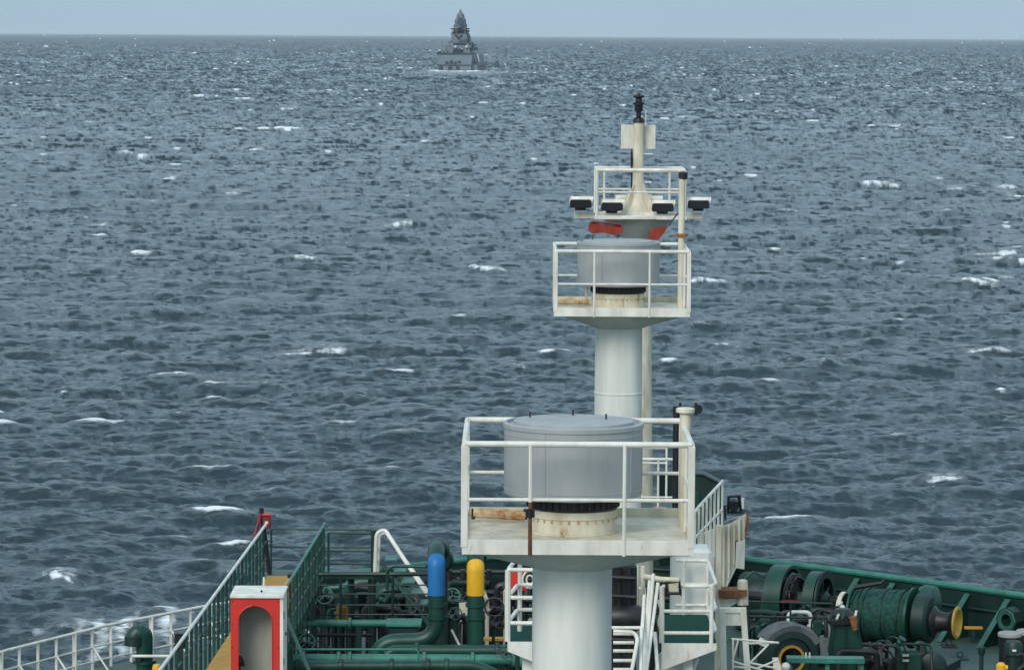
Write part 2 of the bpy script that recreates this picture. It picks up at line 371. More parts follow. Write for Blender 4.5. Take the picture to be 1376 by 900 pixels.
    gate = t.nodes.new('ShaderNodeMapRange'); gate.inputs[1].default_value = .02; gate.inputs[2].default_value = .25; L(fo.outputs['Fac'], gate.inputs[0])
    sh = t.nodes.new('ShaderNodeMapRange'); sh.inputs[1].default_value = .22; sh.inputs[2].default_value = .85; L(fm, sh.inputs[0])
    fmask = math_('MULTIPLY', gate.outputs[0], sh.outputs[0])
    tn = t.nodes.new('ShaderNodeMapRange'); tn.inputs[1].default_value = .42; tn.inputs[2].default_value = .66; L(n2.outputs[0], tn.inputs[0])
    fall = math_('MINIMUM', math_('ADD', fmask, math_('MULTIPLY', th.outputs['Fac'], tn.outputs[0])), 1.)
    mixc = t.nodes.new('ShaderNodeMix'); mixc.data_type = 'RGBA'; mixc.inputs['A'].default_value = (.013, .034, .044, 1); mixc.inputs['B'].default_value = (.80, .84, .84, 1)
    L(fall, mixc.inputs[0]); L(mixc.outputs['Result'], b.inputs['Base Color'])
    ro = math_('ADD', math_('MULTIPLY', fall, .6), .09); L(ro, b.inputs['Roughness'])
    sp = math_('SUBTRACT', .5, math_('MULTIPLY', fall, .4)); L(sp, b.inputs['Specular IOR Level'])
    b.inputs['IOR'].default_value = 1.333
    me.materials.append(m)
build_sea()

# ================================================================== HULL, DECK, BULWARK
ZD = 8.0
outline = [(-15.5, 12), (-15.5, 50), (-14.6, 62), (-13.2, 69.5), (-10.8, 75.1), (-9.1, 78.3), (-7.2, 81), (-5.2, 83.4), (-3.0, 85.6), (-.6, 87.5), (1.2, 88.6), (2.6, 89.1),
           (4.2, 88.6), (5.7, 87.6), (7.3, 86.3), (8.8, 84.95), (10.3, 83.5), (11.9, 81.9), (13.5, 79.6), (15.3, 76), (17.3, 68), (18.6, 58), (19.5, 45), (19.5, 12)]
m_ = MB(); n = len(outline)
cx_, cy_ = 2.0, 50
low = [Vector((cx_ + (x - cx_)*.86, cy_ + (y - cy_)*(.93 if y > 50 else 1), -3)) for x, y in outline]
m_.add([Vector((x, y, ZD - .012)) for x, y in outline] + low, [[i, (i+1) % n, n + (i+1) % n, n + i] for i in range(n)] + [list(range(n, 2*n))[::-1]])
hull = struct('ship_hull', m_, HULL)
m_ = MB(); m_.prism([Vector((x, y, ZD - .012)) for x, y in outline], (0, 0, .012)); struct('deck', m_, DECK)

# bulwark: starboard bow round to the port shoulder
def offs(i, d):     # inward normal offset of the outline
    a = Vector((*outline[max(i-1, 0)], 0)); b = Vector((*outline[min(i+1, n-1)], 0)); t = (b - a).normalized(); return Vector((t.y, -t.x, 0))*d
bul = thing('bulwark', 'green steel bulwark with braces round the bow, pale worn cap rail on top', 'bulwark', (2.6, 86, ZD))
ids = list(range(7, 22))
def btop(i): return 1.12
inner = []; outer = []
for i in ids:
    p = Vector((*outline[i], ZD)); o1 = offs(i, .03); inner.append((p + o1, p + o1 + Vector((0, 0, btop(i)))))
m_ = MB(); vs_ = []
for a, b in inner:
    o2 = -(Vector((a.x - 2, a.y - 60, 0)).normalized())*.05
    vs_ += [a, b, b - o2*1.0, a - o2*1.0]
fs = []
for k in range(len(inner) - 1):
    for j in range(4): fs.append([k*4 + j, k*4 + (j+1) % 4, (k+1)*4 + (j+1) % 4, (k+1)*4 + j])
fs += [[0, 1, 2, 3], [len(vs_) - 4 + j for j in range(4)]]
obj('bulwark_plate', m_.add(vs_, fs), DKGREEN, bul)
obj('cap_rail', T([b + Vector((0, 0, .03)) for a, b in inner], .075, 8), LTGREEN, bul)
obj('stringer', T([a.lerp(b, .62) + offs(ids[k], .06) for k, (a, b) in enumerate(inner)], .035, 6), DKGREEN, bul)
def along(t_):        # t in [0, len-1] along the bulwark
    k = min(int(t_), len(inner) - 2); f = t_ - k; a = inner[k][0].lerp(inner[k+1][0], f); d = (inner[k+1][0] - inner[k][0]).normalized(); return a, Vector((d.y, -d.x, 0)), d
t_ = .3
while t_ < len(inner) - 1.05:
    a, nn_, dd = along(t_)
    top = a + Vector((0, 0, 1.02)) + nn_*.05; foot = a + nn_*1.12
    # webbed brace: triangular plate with a flange along its slope
    obj('brace', MB().prism([a + nn_*.04, top, foot], dd*.02), DKGREEN, bul)
    fl = MB(); s1 = dd*.075
    fl.add([top - s1, top + s1, foot + s1, foot - s1, top - s1 + nn_*.02 + Vector((0, 0, .015)), top + s1 + nn_*.02 + Vector((0, 0, .015)), foot + s1 + nn_*.02 + Vector((0, 0, .015)), foot - s1 + nn_*.02 + Vector((0, 0, .015))],
           [[0, 3, 2, 1], [4, 5, 6, 7], [0, 1, 5, 4], [1, 2, 6, 5], [2, 3, 7, 6], [3, 0, 4, 7]])
    obj('brace_flange', fl, MIDGREEN, bul)
    t_ += .52 if t_ > 6 else .8

# ---- white side railing on the port shoulder
rail = thing('side_railing', 'white pipe railing along the port deck edge at the lower left', 'railing', (-9, 77, ZD))
pr = [Vector((*outline[i], ZD)) for i in (2, 3, 4, 5, 6, 7)]
for i, k in enumerate((2, 3, 4, 5, 6, 7)): pr[i] += offs(k, .12)
pr = [p for p in pr]
obj('top_rail', T([p + Vector((0, 0, .93)) for p in pr], .036, 8), WHITE, rail)
obj('middle_rail', T([p + Vector((0, 0, .52)) for p in pr], .022, 6), WHITE, rail)
obj('lower_rail', T([p + Vector((0, 0, .2)) for p in pr], .022, 6), WHITE, rail)
tot = [0]
for a, b in zip(pr, pr[1:]): tot.append(tot[-1] + (b - a).length)
s_ = tot[1] - 3; k = 0
while s_ < tot[-1]:
    i = max(j for j in range(len(tot) - 1) if tot[j] <= s_); a = pr[i].lerp(pr[i+1], (s_ - tot[i])/(tot[i+1] - tot[i]))
    wide = .06 if k % 4 == 1 else .035
    obj('post', B(a + Vector((0, 0, .46)), (wide*2, .03, .93), rz=R(-40)), WHITE, rail)
    if k % 2 == 0:
        inn = Vector((.55, -.35, 0)); obj('stay', T([a + Vector((0, 0, .55)), a + inn*.75 + Vector((0, 0, 0))], .02, 6), WHITE, rail)
    s_ += .68; k += 1

# ================================================================== PLATFORM MASTS
def platform_mast(label, px_col, px_plat, D0, zr, col_r=.44, extra=None):
    D = D0 + 1.2; c = P(px_col, 500, D); pc = P(px_plat, 500, D)
    base = Vector((c.x, D, ZD)); t = thing('lamp_mast', label, 'mast', base, 'platform masts on the foredeck')
    zf = zr - 1.1; W = 1.215; Dp = 1.2; cx, cy = pc.x, D
    # column
    obj('column', MB().lathe((c.x, D, 0), [(0, ZD), (col_r*1.02, ZD), (col_r, zf - .2), (0, zf - .12)], 40), COLUMN, t)
    for zz in (zf - 1.6, zf - 4.1): obj('weld_band', MB().lathe((c.x, D, zz), [(col_r, -.02), (col_r + .012, -.012), (col_r + .012, .012), (col_r, .02)], 40), COLUMN, t)
    # flare: four sloping plates between column and floor
    m = MB(); nf = 40; v1 = []; v2 = []
    for j in range(nf):
        a = 2*PI*j/nf; ca, sa = math.cos(a), math.sin(a); q = 1/max(abs(ca)/(W - .1), abs(sa)/(Dp - .1))
        v1.append(Vector((c.x + ca*(col_r + .004), D + sa*(col_r + .004), zf - .39))); v2.append(Vector((cx + ca*q, cy + sa*q, zf - .10)))
    m.add(v1 + v2, [[j, (j+1) % nf, nf + (j+1) % nf, nf + j] for j in range(nf)]); obj('flare', m, COLUMN, t)
    obj('floor_plate', B((cx, cy, zf - .05), (2*W, 2*Dp, .1)), CREAM, t)
    for (dx, dy, sx, sy, hh) in ((0, -Dp - .012, 2*W + .05, .022, .10), (0, Dp + .012, 2*W + .05, .022, .13), (-W - .012, 0, .022, 2*Dp, .12), (W + .012, 0, .022, 2*Dp, .12)):
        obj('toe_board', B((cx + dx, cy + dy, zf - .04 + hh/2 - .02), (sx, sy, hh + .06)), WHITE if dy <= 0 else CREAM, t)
    def loop(h, r, nm, sides='fblr'):
        z_ = zf + h; m = MB()
        pts = [(cx - W, cy - Dp), (cx + W, cy - Dp), (cx + W, cy + Dp), (cx - W, cy + Dp)]
        seg = dict(f=(0, 1), r=(1, 2), b=(2, 3), l=(3, 0))
        for s in sides:
            a, b = seg[s]; k = 0 if s in 'fb' else .03
            obj(nm, T([(*pts[a], z_), (*pts[b], z_)], r, 10), WHITE, t)
    loop(1.1, .033, 'top_rail'); loop(.5, .021, 'middle_rail', 'fb'); loop(.58, .021, 'middle_rail', 'lr')
    zz = zf + .55
    for (sx, sy) in ((-1, -1), (1, -1), (-1, 1), (1, 1)):
        obj('corner_post', B((cx + sx*W, cy + sy*Dp, zf + .535), (.075 if sy < 0 else .05, .06, 1.10)), WHITE, t)
    for i, sx in enumerate((-.42, .41)):
        obj('post', T([(cx + sx*W, cy - Dp - .02, zf - .1), (cx + sx*W, cy - Dp - .02, zf + 1.1)], .021, 8), WHITE, t)
        obj('post', T([(cx + sx*W*.9, cy + Dp, zf - .02), (cx + sx*W*.9, cy + Dp, zf + 1.1)], .018, 8), WHITE, t)
    for sy in (0,):
        for sx in (-1, 1): obj('post', T([(cx + sx*W, cy + sy, zf), (cx + sx*W, cy + sy, zf + 1.1)], .022, 8), WHITE, t)
    return t, c.x, cx, D, zf

def drum(label, x, D, zf, zr, knobs=3):
    t = thing('equipment_drum', label, 'drum', (x, D, zf), 'grey drums on the masts')
    zb = zr - .70; zt = zr + .115
    # pedestal with bolted flange
    obj('pedestal', MB().lathe((x, D, 0), [(0, zf + .002), (.50, zf + .002), (.50, zf + .02), (.475, zf + .022), (.475, zf + .17), (.49, zf + .18), (.49, zf + .26), (.44, zf + .27), (0, zf + .27)], 44), CREAM, t)
    bz = zf + .155; src = None
    for j in range(30):
        a = 2*PI*j/30; p = Vector((x + math.cos(a)*.482, D + math.sin(a)*.482, bz))
        if src is None: src = obj('bolt', B(p, (.018, .018, .03)), STAINED, t); p0 = p
        else: again(src, p - p0)
    obj('rubber_ring', MB().lathe((x, D, 0), [(.45, zf + .27), (.495, zf + .275), (.495, zb - .005), (.45, zb)], 44), BLACK, t)
    src = None
    for j in range(36):
        a = 2*PI*j/36; p = Vector((x + math.cos(a)*.50, D + math.sin(a)*.50, zf + .33))
        if src is None: src = obj('clamp', B(p, (.035, .035, .09)), GREASE, t); p0 = p
        else: again(src, p - p0)
    r = .765
    obj('shell', MB().lathe((x, D, 0), [(0, zb), (.60, zb), (r - .02, zb + .012), (r, zb + .04), (r, zt - .06), (r + .012, zt - .055), (r + .012, zt - .01), (r, zt), (r - .03, zt), (r - .035, zt - .03), (.66, zt - .03)], 64), DRUM, t)
    obj('lid', MB().lathe((x, D, 0), [(.665, zt - .028), (.66, zt + .015), (.60, zt + .022), (0, zt + .03)], 56), DRUMTOP, t)
    for (dx, dy) in ((-.48, .22), (0., .45), (.36, .05))[:knobs]:
        obj('lifting_lug', B((x + dx, D + dy, zt + .05), (.02, .02, .07)), GREASE, t)
    for zz in (zb + .09, zt - .12): obj('weld_bead', MB().lathe((x, D, zz), [(r - .002, -.008), (r + .005, 0), (r - .002, .008)], 64), DRUM, t)
    for a in (-.62, -2.0): # vertical weld seams of the shell
        obj('seam', B((x + math.cos(a)*r, D + math.sin(a)*r, (zb + zt)/2), (.012, .012, zt - zb - .14), rz=a), DRUM, t)
    return t

zrA = P(775, 597, 38).z; zrB = P(832, 338, 65).z
tA, xA, pA, DA, fA = platform_mast('nearest white column mast, carrying the widest square railed platform in the middle of the foredeck', 771, 775, 38, zrA)
tB, xB, pB, DB, fB = platform_mast('second white column mast, its square railed platform seen above and behind the nearest one', 831, 832.5, 65, zrB)
drum('large grey cylindrical drum on the nearest mast platform, with pale lid', P(770.5, 600, DA).x, DA, fA, zrA)
drum('smaller looking grey drum on the second mast platform, below the floodlights', P(831, 350, DB).x, DB, fB, zrB, 2)
# near platform extras
W = 1.215
bx0 = P(636, 706, DA + .75); bx1 = P(706, 706, DA + .75)
t = thing('rusty_roller', 'rusted bar with dark end brackets lying at the left of the nearest platform', 'bar', (bx0.x, bx0.y, fA))
obj('bar', T([(bx0.x, DA + .75, fA + .1), (bx1.x, DA + .75, fA + .07)], .06, 10), STAINED, t)
for x_ in (bx0.x, bx1.x): obj('end_bracket', B((x_, DA + .75, fA + .085), (.045, .07, .12)), GREASE, t)
t = thing('rusty_post_sleeve', 'rust brown lower length of a platform post beside the pedestal', 'pipe', (P(711, 700, 37.96).x, 37.96, fA))
obj('sleeve', T([(pA - .42*W, DA - 1.222, fA - .1), (pA - .42*W, DA - 1.222, fA + .48)], .0225, 10), mat('brown_rust', (.16, .06, .035), .8, .3, 9), t)
obj('collar', MB().lathe((pA - .42*W, DA - 1.222, fA + .36), [(.026, -.05), (.05, -.04), (.05, .04), (.026, .05)], 14), GREASE, t)
def pole(label, name, px, D, py0, py1, r, cap=.0, m=WHITE, z0=None):
    a = P(px, py0, D); b = P(px, py1, D); z0 = z0 if z0 is not None else b.z
    t = thing(name, label, 'pole', (a.x, D, z0)); obj('shaft', T([(a.x, D, z0), (a.x, D, a.z)], r, 16), m, t)
    if cap: obj('cap', MB().lathe((a.x, D, a.z), [(r, -.035), (cap, -.03), (cap, .01), (cap*.8, .02), (0, .02)], 20), m, t)
    return t, a
t, a = pole('thick white vent pipe with flat cap at the right corner of the nearest platform', 'vent_pipe', 921, 39.6, 550, 745, .062, .105, CREAM)
obj('side_plate', B((a.x + .045, 39.45, fA + .5), (.03, .22, .98)), WHITE, t)
t, a = pole('slim white pipe with dark tip standing at the right edge of the second platform', 'riser_pipe', 916.5, 66.0, 232, 425, .062, 0, CREAM)
obj('clamp_band', MB().lathe((a.x, 66.0, P(917, 316, 66).z), [(.06, -.03), (.11, -.025), (.11, .025), (.06, .03)], 16), RUST, t)
obj('tip', MB().lathe((a.x + .02, 66.0, a.z - .03), [(.05, -.1), (.085, -.08), (.085, .03), (.03, .05), (0, .05)], 14), GREASE, t)
obj('lower_plate', B((a.x + .02, 66, (fB + zrB)/2), (.13, .09, 1.1)), WHITE, t)
# small fittings on far platform
t = thing('rusty_roller', 'rust spotted bar lying at the left of the second platform', 'bar', (P(752, 413, DB + .3).x, DB + .3, fB))
obj('bar', T([(P(750, 413, DB+.3).x, DB + .3, fB + .06), (P(792, 413, DB+.3).x, DB + .3, fB + .06)], .045, 10), STAINED, t)
obj('bracket', B((P(788, 405, DB+.3).x, DB + .38, fB + .2), (.05, .05, .36)), WHITE, t)

# ================================================================== FOREMAST
DC = 85.0
zC = P(857, 290, DC).z
xc = P(857, 300, DC).x
t = thing('foremast', 'tallest cream mast with rust streaks, furthest forward, topped by a black navigation light', 'mast', (xc, DC, ZD))
px = DC/F
obj('column', MB().lathe((xc, DC, 0), [(0, ZD), (.46, ZD), (.42, ZD + 2.8), (.35, zC - 3.0), (.30, zC - .7), (.36, zC - .55), (.36, zC - .50)], 32), CREAM, t)
obj('flare', MB().lathe((xc, DC, zC), [(.36, -.52), (.82, -.10), (.86, -.05)], 32), COLUMN, t)
obj('platform_disc', MB().lathe((xc, DC, zC), [(0, -.05), (1.0, -.05), (1.03, -.03), (1.03, .03), (1.0, .04), (0, .04)], 32), WHITE, t)
obj('cross_beam', B((xc + .0, DC - .35, zC + .02), (3.05, .16, .16)), WHITE, t)
W3 = P(918, 230, DC).x; W0 = P(801, 230, DC).x; zt = P(860, 229, DC - .9).z
for y_, nm in ((DC - .9, 'front'), (DC + .9, 'back')):
    obj('top_rail', T([(W0, y_, zt), (W3, y_, zt)], .05 if y_ < DC else .03, 8), WHITE, t)
    obj('middle_rail', T([(W0, y_, zt - .52), (W3, y_, zt - .52)], .025, 6), WHITE, t)
for x_ in (W0, W3):
    obj('top_rail', T([(x_, DC - .9, zt), (x_, DC + .9, zt)], .035, 8), WHITE, t)
    for y_ in (DC - .9, DC + .9): obj('post', T([(x_, y_, zC), (x_, y_, zt)], .045 if y_ < DC else .028, 8), WHITE, t)
for x_ in (W0 + .22, W3 - .28): obj('post', T([(x_, DC + .9, zC), (x_, DC + .9, zt)], .03, 8), WHITE, t)
obj('rail_beam', B(((W0+W3)/2, DC - .9, zC + .0), (W3 - W0 + .1, .08, .09)), WHITE, t)
obj('rail_beam', B(((W0+W3)/2, DC + .9, zC + .0), (W3 - W0 + .1, .08, .09)), WHITE, t)
zp = P(857, 165, DC).z
obj('topmast', MB().lathe((xc, DC, 0), [(.42, zC + .04), (.36, zC + .12), (.24, zC + .3), (.17, zC + .55), (.135, zC + .9), (.12, zp), (0, zp)], 24), CREAM, t)
for a in range(4):
    an = PI/4 + a*PI/2; d = Vector((math.cos(an), math.sin(an), 0)); q = Vector((xc, DC, zC + .05))
    obj('gusset', MB().prism([q + d*.62, q + d*.1, q + d*.1 + Vector((0, 0, .8))], Vector((-d.y, d.x, 0))*.03), CREAM, t)
pn = P(857, 184, DC + .16)
obj('white_board', B((pn.x + .01, DC + .16, pn.z), (.82, .03, .57)), WHITE, t)
for k, yy in enumerate((207, 245, 262)): obj('step_iron', T([(xc + .1, DC, P(857, yy, DC).z), (xc + .33, DC, P(857, yy, DC).z)], .018, 6), WHITE, t)
obj('cable', T([(xc - .16, DC - .05, P(857, y_, DC).z) for y_ in (200, 215, 235, 268)], [.015, .035, .02, .02], 6), BLACK, t)
obj('rod_aerial', T([(xc + .17, DC, P(857, 170, DC).z), (xc + .17, DC, P(857, 148, DC).z)], .012, 6), WHITE, t)
nav = obj('navigation_light', MB().lathe((xc, DC, 0), [(0, zp), (.14, zp), (.12, zp + .1), (.06, zp + .14), (.06, zp + .26), (.10, zp + .28), (.10, zp + .3), (0, zp + .3)], 16), BLACK, t)
obj('lens', MB().lathe((xc, DC, 0), [(.09, zp + .3), (.10, zp + .32), (.10, zp + .40), (.08, zp + .42), (0, zp + .42)], 16), GLASS, nav)
obj('lantern_cap', MB().lathe((xc, DC, 0), [(.14, zp + .42), (.14, zp + .47), (.08, zp + .5), (.07, zp + .58), (.13, zp + .6), (.13, zp + .64), (.04, zp + .66), (.03, zp + .7), (0, zp + .7)], 16), BLACK, nav)
# floodlights on the cross beam: housing, glass, bracket
def flood(px_, py_, D, label, w=.52, face=-1):
    p = P(px_, py_, D); p.y = D
    t = thing('floodlight', label, 'floodlight', (p.x, D, p.z - .17), 'floodlights on the foremast')
    ax = Matrix.Rotation(R(-24)*(-face), 3, 'X')
    obj('housing', MB().prism([p + Vector((-w/2, .16, .0)), p + Vector((-w/2, .14, .13)), p + Vector((-w/2 + .04, -.14, .15)), p + Vector((-w/2 + .04, -.18, .08)), p + Vector((-w/2, -.16, -.05)), p + Vector((-w/2, .1, -.08))], (w, 0, 0)), WHITE, t)
    if face < 0: obj('lamp_face', MB().prism([p + Vector((x_*w, -.20, z_)) for x_, z_ in ((-.5, -.08), (-.44, -.12), (.44, -.12), (.5, -.08), (.48, .04), (.42, .075), (-.42, .075), (-.48, .04))], (0, -.05, 0)), GLASS, t)
    obj('bracket', B(p + Vector((0, 0, -.13)), (w*.5, .1, .11)), GREASE, t)
for (a, b, d, l) in ((780, 272, DC - .5, 'floodlight at the far left tip of the foremast beam'), (822, 276, DC - .75, 'floodlight left of the mast foot, facing aft'), (890, 277, DC - .75, 'floodlight right of the mast foot, facing aft'), (938, 273, DC - .5, 'floodlight at the far right tip of the foremast beam')):
    flood(a, b, d, 'black faced ' + l)
flood(836, 270, DC + .5, 'white backed floodlight behind the left of the mast foot', .36, 1); flood(878, 271, DC + .5, 'white backed floodlight behind the right of the mast foot', .36, 1)
# orange-red cloth bundles under the lamp platform
def cloth(label, pts, D, th):
    m = MB(); top = [P(a, b, D) for a, b in pts]; k = len(top)
    base = sum(top, Vector())/k; base.z = min(p.z for p in top)
    m.prism(top, (0, th, 0)); o = thing('orange_cloth', label, 'cloth', base); obj('panel', m, ORANGE, o); return o, top
o, tp = cloth('orange red cloth bundle slung left of the mast, above the second drum', [(791, 303), (795, 298), (803, 301), (815, 304), (834, 303), (838, 307), (836, 313), (826, 316), (810, 313), (796, 314), (791, 311)], DC - 1.2, .25)
obj('lashing', T([tp[1], tp[2] + Vector((.1, -.03, .03)), tp[4] + Vector((0, -.03, .02))], .03, 6), DKRED, o)
o, tp = cloth('orange red cloth hanging as a wedge right of the mast, above the second drum', [(872, 311), (878, 307), (898, 304), (892, 314), (884, 323), (872, 322)], DC - 1.2, .25)
obj('lashing', T([tp[2] + Vector((.25, 0, .35)), tp[2]], .018, 6), BLACK, o)

# ---- small railed landing round the foremast foot with its ladder rails
def rails(name, label, corners, heights, rpost=.025, rrail=.022, m=WHITE, closed=False, sp=.9, group=None, cat='railing', toprad=None, posts=None, names=('top_rail', 'middle_rail')):
    """railing: corners are floor points; one part per rail run and per post"""
    cs = [Vector(c) for c in corners]; t = thing(name, label, cat, cs[0], group)
    for i, h in enumerate(heights):
        path = [c + Vector((0, 0, h)) for c in cs]; obj(names[0] if i == 0 else names[1], T(path, (toprad or rrail) if i == 0 else rrail, 8), m, t)
    for a, b in zip(cs, cs[1:]):
        k = max(1, round((b - a).length/sp))
        for j in range(k):
            p = a.lerp(b, j/k); obj('post', T([p, p + Vector((0, 0, heights[0]))], rpost, 8), m, t)
    p = cs[-1]; obj('post', T([p, p + Vector((0, 0, heights[0]))], rpost, 8), m, t)
    return t
zl = P(880, 697, 81).z
t = thing('foremast_landing', 'small landing plate at the foot of the foremast behind the nearest platform', 'landing', (P(880, 697, 82).x, 82, ZD))
la = P(850, 697, 81); lb = P(918, 697, 81)
obj('plate', B(((la.x + lb.x)/2 + .0, 82.6, zl - .04), (lb.x - la.x + .2, 3.2, .08)), GREEN, t)
for x_ in (la.x, lb.x):
    for y_ in (81.2, 84): obj('leg', T([(x_, y_, ZD), (x_, y_, zl - .08)], .05, 8), WHITE, t)
lh = [P(900, y, 81).z - zl for y in (617, 637, 668)]
rails('landing_railing', 'white railing of the foremast landing seen right of the nearest drum', [(la.x, 81, zl), (lb.x, 81, zl)], lh, m=WHITE, sp=.62, toprad=.035)
rails('landing_railing', 'rear white railing of the foremast landing, its top rails just above the front ones', [(la.x, 84.2, zl), (P(895, 690, 84.2).x, 84.2, zl)], [P(890, 602, 84.2).z - zl, P(890, 622, 84.2).z - zl], m=WHITE, sp=.62)
t = thing('valve_box', 'small pinkish red box on the landing at the foremast foot', 'box', P(887, 697, 80.6))
p = P(887, 689, 80.8); obj('case', B(p, (.30, .2, .26)), mat('faded_red', (.50, .22, .16), .6, .2, 6), t); obj('door', B(p + Vector((0, -.11, 0)), (.14, .02, .2)), DKRED, t)
# black davit
Dv = 79.0
a = P(909, 548, Dv)
t = thing('davit', 'black upright davit with short right hand arm behind the nearest platform corner', 'davit', (a.x, Dv, ZD))
obj('mast_tube', T([(a.x, Dv, ZD), (a.x, Dv, a.z)], .075, 12), BLACK, t)
b = P(938, 547, Dv); obj('arm', B(((a.x + b.x)/2, Dv, a.z - .02), (b.x - a.x + .16, .12, .12)), BLACK, t)
for q in (914, 935): obj('pin', T([(P(q, 541, Dv).x, Dv, a.z - .16), (P(q, 541, Dv).x, Dv, a.z + .12)], .03, 8), BLACK, t)
obj('sheave', MB().lathe((b.x, Dv - .03, a.z - .02), [(0, -.05), (.1, -.05), (.07, 0), (.1, .05), (0, .05)], 14, axis=(0, 1, 0)), BLACK, t)
# dark green high plate at the stem
t = thing('stem_locker', 'dark green steel locker at the bow behind the white handrail', 'locker', (P(930, 700, 86.5).x, 87, ZD))
a = P(886, 637, 86); b = P(972, 655, 86)
poly = [P(886, 760, 86), P(886, 637, 86), P(905, 636, 86), P(945, 638, 86), P(972, 652, 86), P(974, 760, 86)]
obj('body', MB().prism(poly, (0, 1.2, 0)), DKGREEN, t)
obj('rim', T([P(886, 637, 85.98), P(905, 636, 85.98), P(945, 638, 85.98), P(972, 652, 85.98)], .035, 6), DKGREEN, t)
obj('door', B(P(920, 690, 85.97), (.7, .03, 1.1)), GREEN, t)

# ================================================================== RAMP WITH VERTICAL BARS AND RIBBED SCREEN (right of the near platform)
DS = 70.0
t = thing('ladder_handrail', 'white handrail with upright bars climbing right, beside the nearest platform', 'handrail', P(932, 745, DS))
r0, r1 = P(922, 700, DS), P(971, 646, DS + 3)
obj('top_rail', T(bend([P(905, 703, DS - .6), r0 + Vector((.06, 0, 0)), P(936, 684, DS + .8), r1]), .032, 8), WHITE, t)
obj('middle_rail', T([P(934, 722, DS), P(971, 684, DS + 3)], .028, 8), WHITE, t)
for k in range(8):
    f = k/7; a = P(934 + f*37, 689 - f*42, DS + 3*f); b = P(934 + f*37, 752 - f*6, DS + 3*f); b.x = a.x; b.y = a.y
    obj('bar', T([b, a], .026, 8), WHITE, t)
t = thing('ribbed_screen', 'tall rust stained white screen of upright ribs right of the bar handrail', 'screen', P(975, 800, DS + 2))
DR = DS + 2.5
obj('plate', MB().prism([P(936, 745, DR), P(941, 716, DR), P(966, 708, DR), P(984, 702, DR), P(1002, 690, DR), P(1004, 700, DR), P(1001, 722, DR), P(988, 760, DR), P(967, 812, DR), P(957, 812, DR)], (0, .05, 0)), CREAM, t)
for k, (x_, ya, yb) in enumerate(((944, 716, 744), (951, 713, 744), (958, 711, 770), (965, 709, 806), (972, 707, 795), (979, 705, 776), (986, 702, 758), (993, 697, 742), (999, 693, 726))):
    obj('rib', MB().prism([P(x_ - 1.4, ya, DR), P(x_ + 1.4, ya, DR), P(x_ + 1.4, yb, DR), P(x_ - 1.4, yb, DR)], (0, -.08, 0)), WHITE if k % 2 else CREAM, t)
obj('rusty_edge', T([P(1005, 690, DR), P(1004, 705, DR), P(999, 725, DR), P(989, 727, DR), P(988, 757, DR)], .03, 6), RUST, t)
obj('flap', MB().prism([P(989, 728, DR - .1), P(1001, 724, DR - .1), P(1000, 764, DR - .1), P(988, 762, DR - .1)], (0, -.06, 0)), WHITE, t)
obj('strut', T([P(988, 762, DR), P(968, 803, DR)], .028, 6), WHITE, t)
# black lamp on its top
t = thing('searchlight', 'small black framed lamp perched on top of the ribbed screen', 'lamp', P(985, 690, DR))
obj('frame', T([P(978, 688, DR), P(979, 667, DR), P(993, 666, DR), P(996, 688, DR), P(978, 688, DR)], .03, 6), BLACK, t)
obj('lamp_body', MB().lathe(P(986, 679, DR), [(0, -.1), (.1, -.1), (.12, .08), (.06, .12), (0, .12)], 14, axis=(0, 1, .1)), BLACK, t)
obj('side_guard', T([P(975, 699, DR), P(973, 680, DR), P(980, 678, DR)], .025, 6), GREASE, t)
obj('white_plate', B(P(997, 676, DR), (.09, .05, .22)), WHITE, t)
# main post with shelf bracket
xp = P(965, 800, DS).x
t = thing('screen_post', 'tall rust streaked cream post carrying a rusty shelf, foot out of frame', 'post', (xp, DS, ZD))
obj('shaft', B((xp, DS, (ZD + P(965, 705, DS).z)/2), (.11, .11, P(965, 705, DS).z - ZD)), CREAM, t)
obj('shelf', MB().prism([P(966, 793, DS - .2), P(1004, 793, DS - .2), P(1004, 801, DS - .2), P(966, 804, DS - .2)], (0, .5, 0)), mat('dark_rust', (.20, .075, .03), .8, .3, 9, rust=.4, stain=(.07, .03, .02)), t)
obj('knee', MB().prism([P(966, 805, DS), P(1003, 802, DS), P(969, 822, DS)], (0, .05, 0)), WHITE, t)
obj('stub', T([P(998, 812, DS), P(998, 781, DS)], [.115, .10], 12), CREAM, t)
obj('stub_cap', MB().lathe(P(998, 781, DS), [(.10, -.01), (.09, .03), (0, .05)], 12), CREAM, t)
# A-frame
t = thing('trestle', 'white splayed steel trestle under the rusty shelf', 'trestle', (P(985, 900, DS - 1).x, DS - 1, ZD))
Dt = DS - 1
obj('top_beam', MB().prism([P(967, 817, Dt), P(1003, 817, Dt), P(1003, 823, Dt), P(967, 823, Dt)], (0, .16, 0)), WHITE, t)
obj('web_plate', MB().prism([P(970, 823, Dt + .04), P(1001, 823, Dt + .04), P(1003, 840, Dt + .04), P(971, 840, Dt + .04)], (0, .03, 0)), WHITE, t)
for a_, b_ in (((971, 823), (975, 1000)), ((999, 823), (1012, 1000))):
    q = P(*b_, Dt); obj('leg', MB().prism([P(a_[0] - 4, a_[1], Dt), P(a_[0] + 4, a_[1], Dt), P(b_[0] + 4, b_[1], Dt), P(b_[0] - 4, b_[1], Dt)], (0, .1, 0)), WHITE, t)
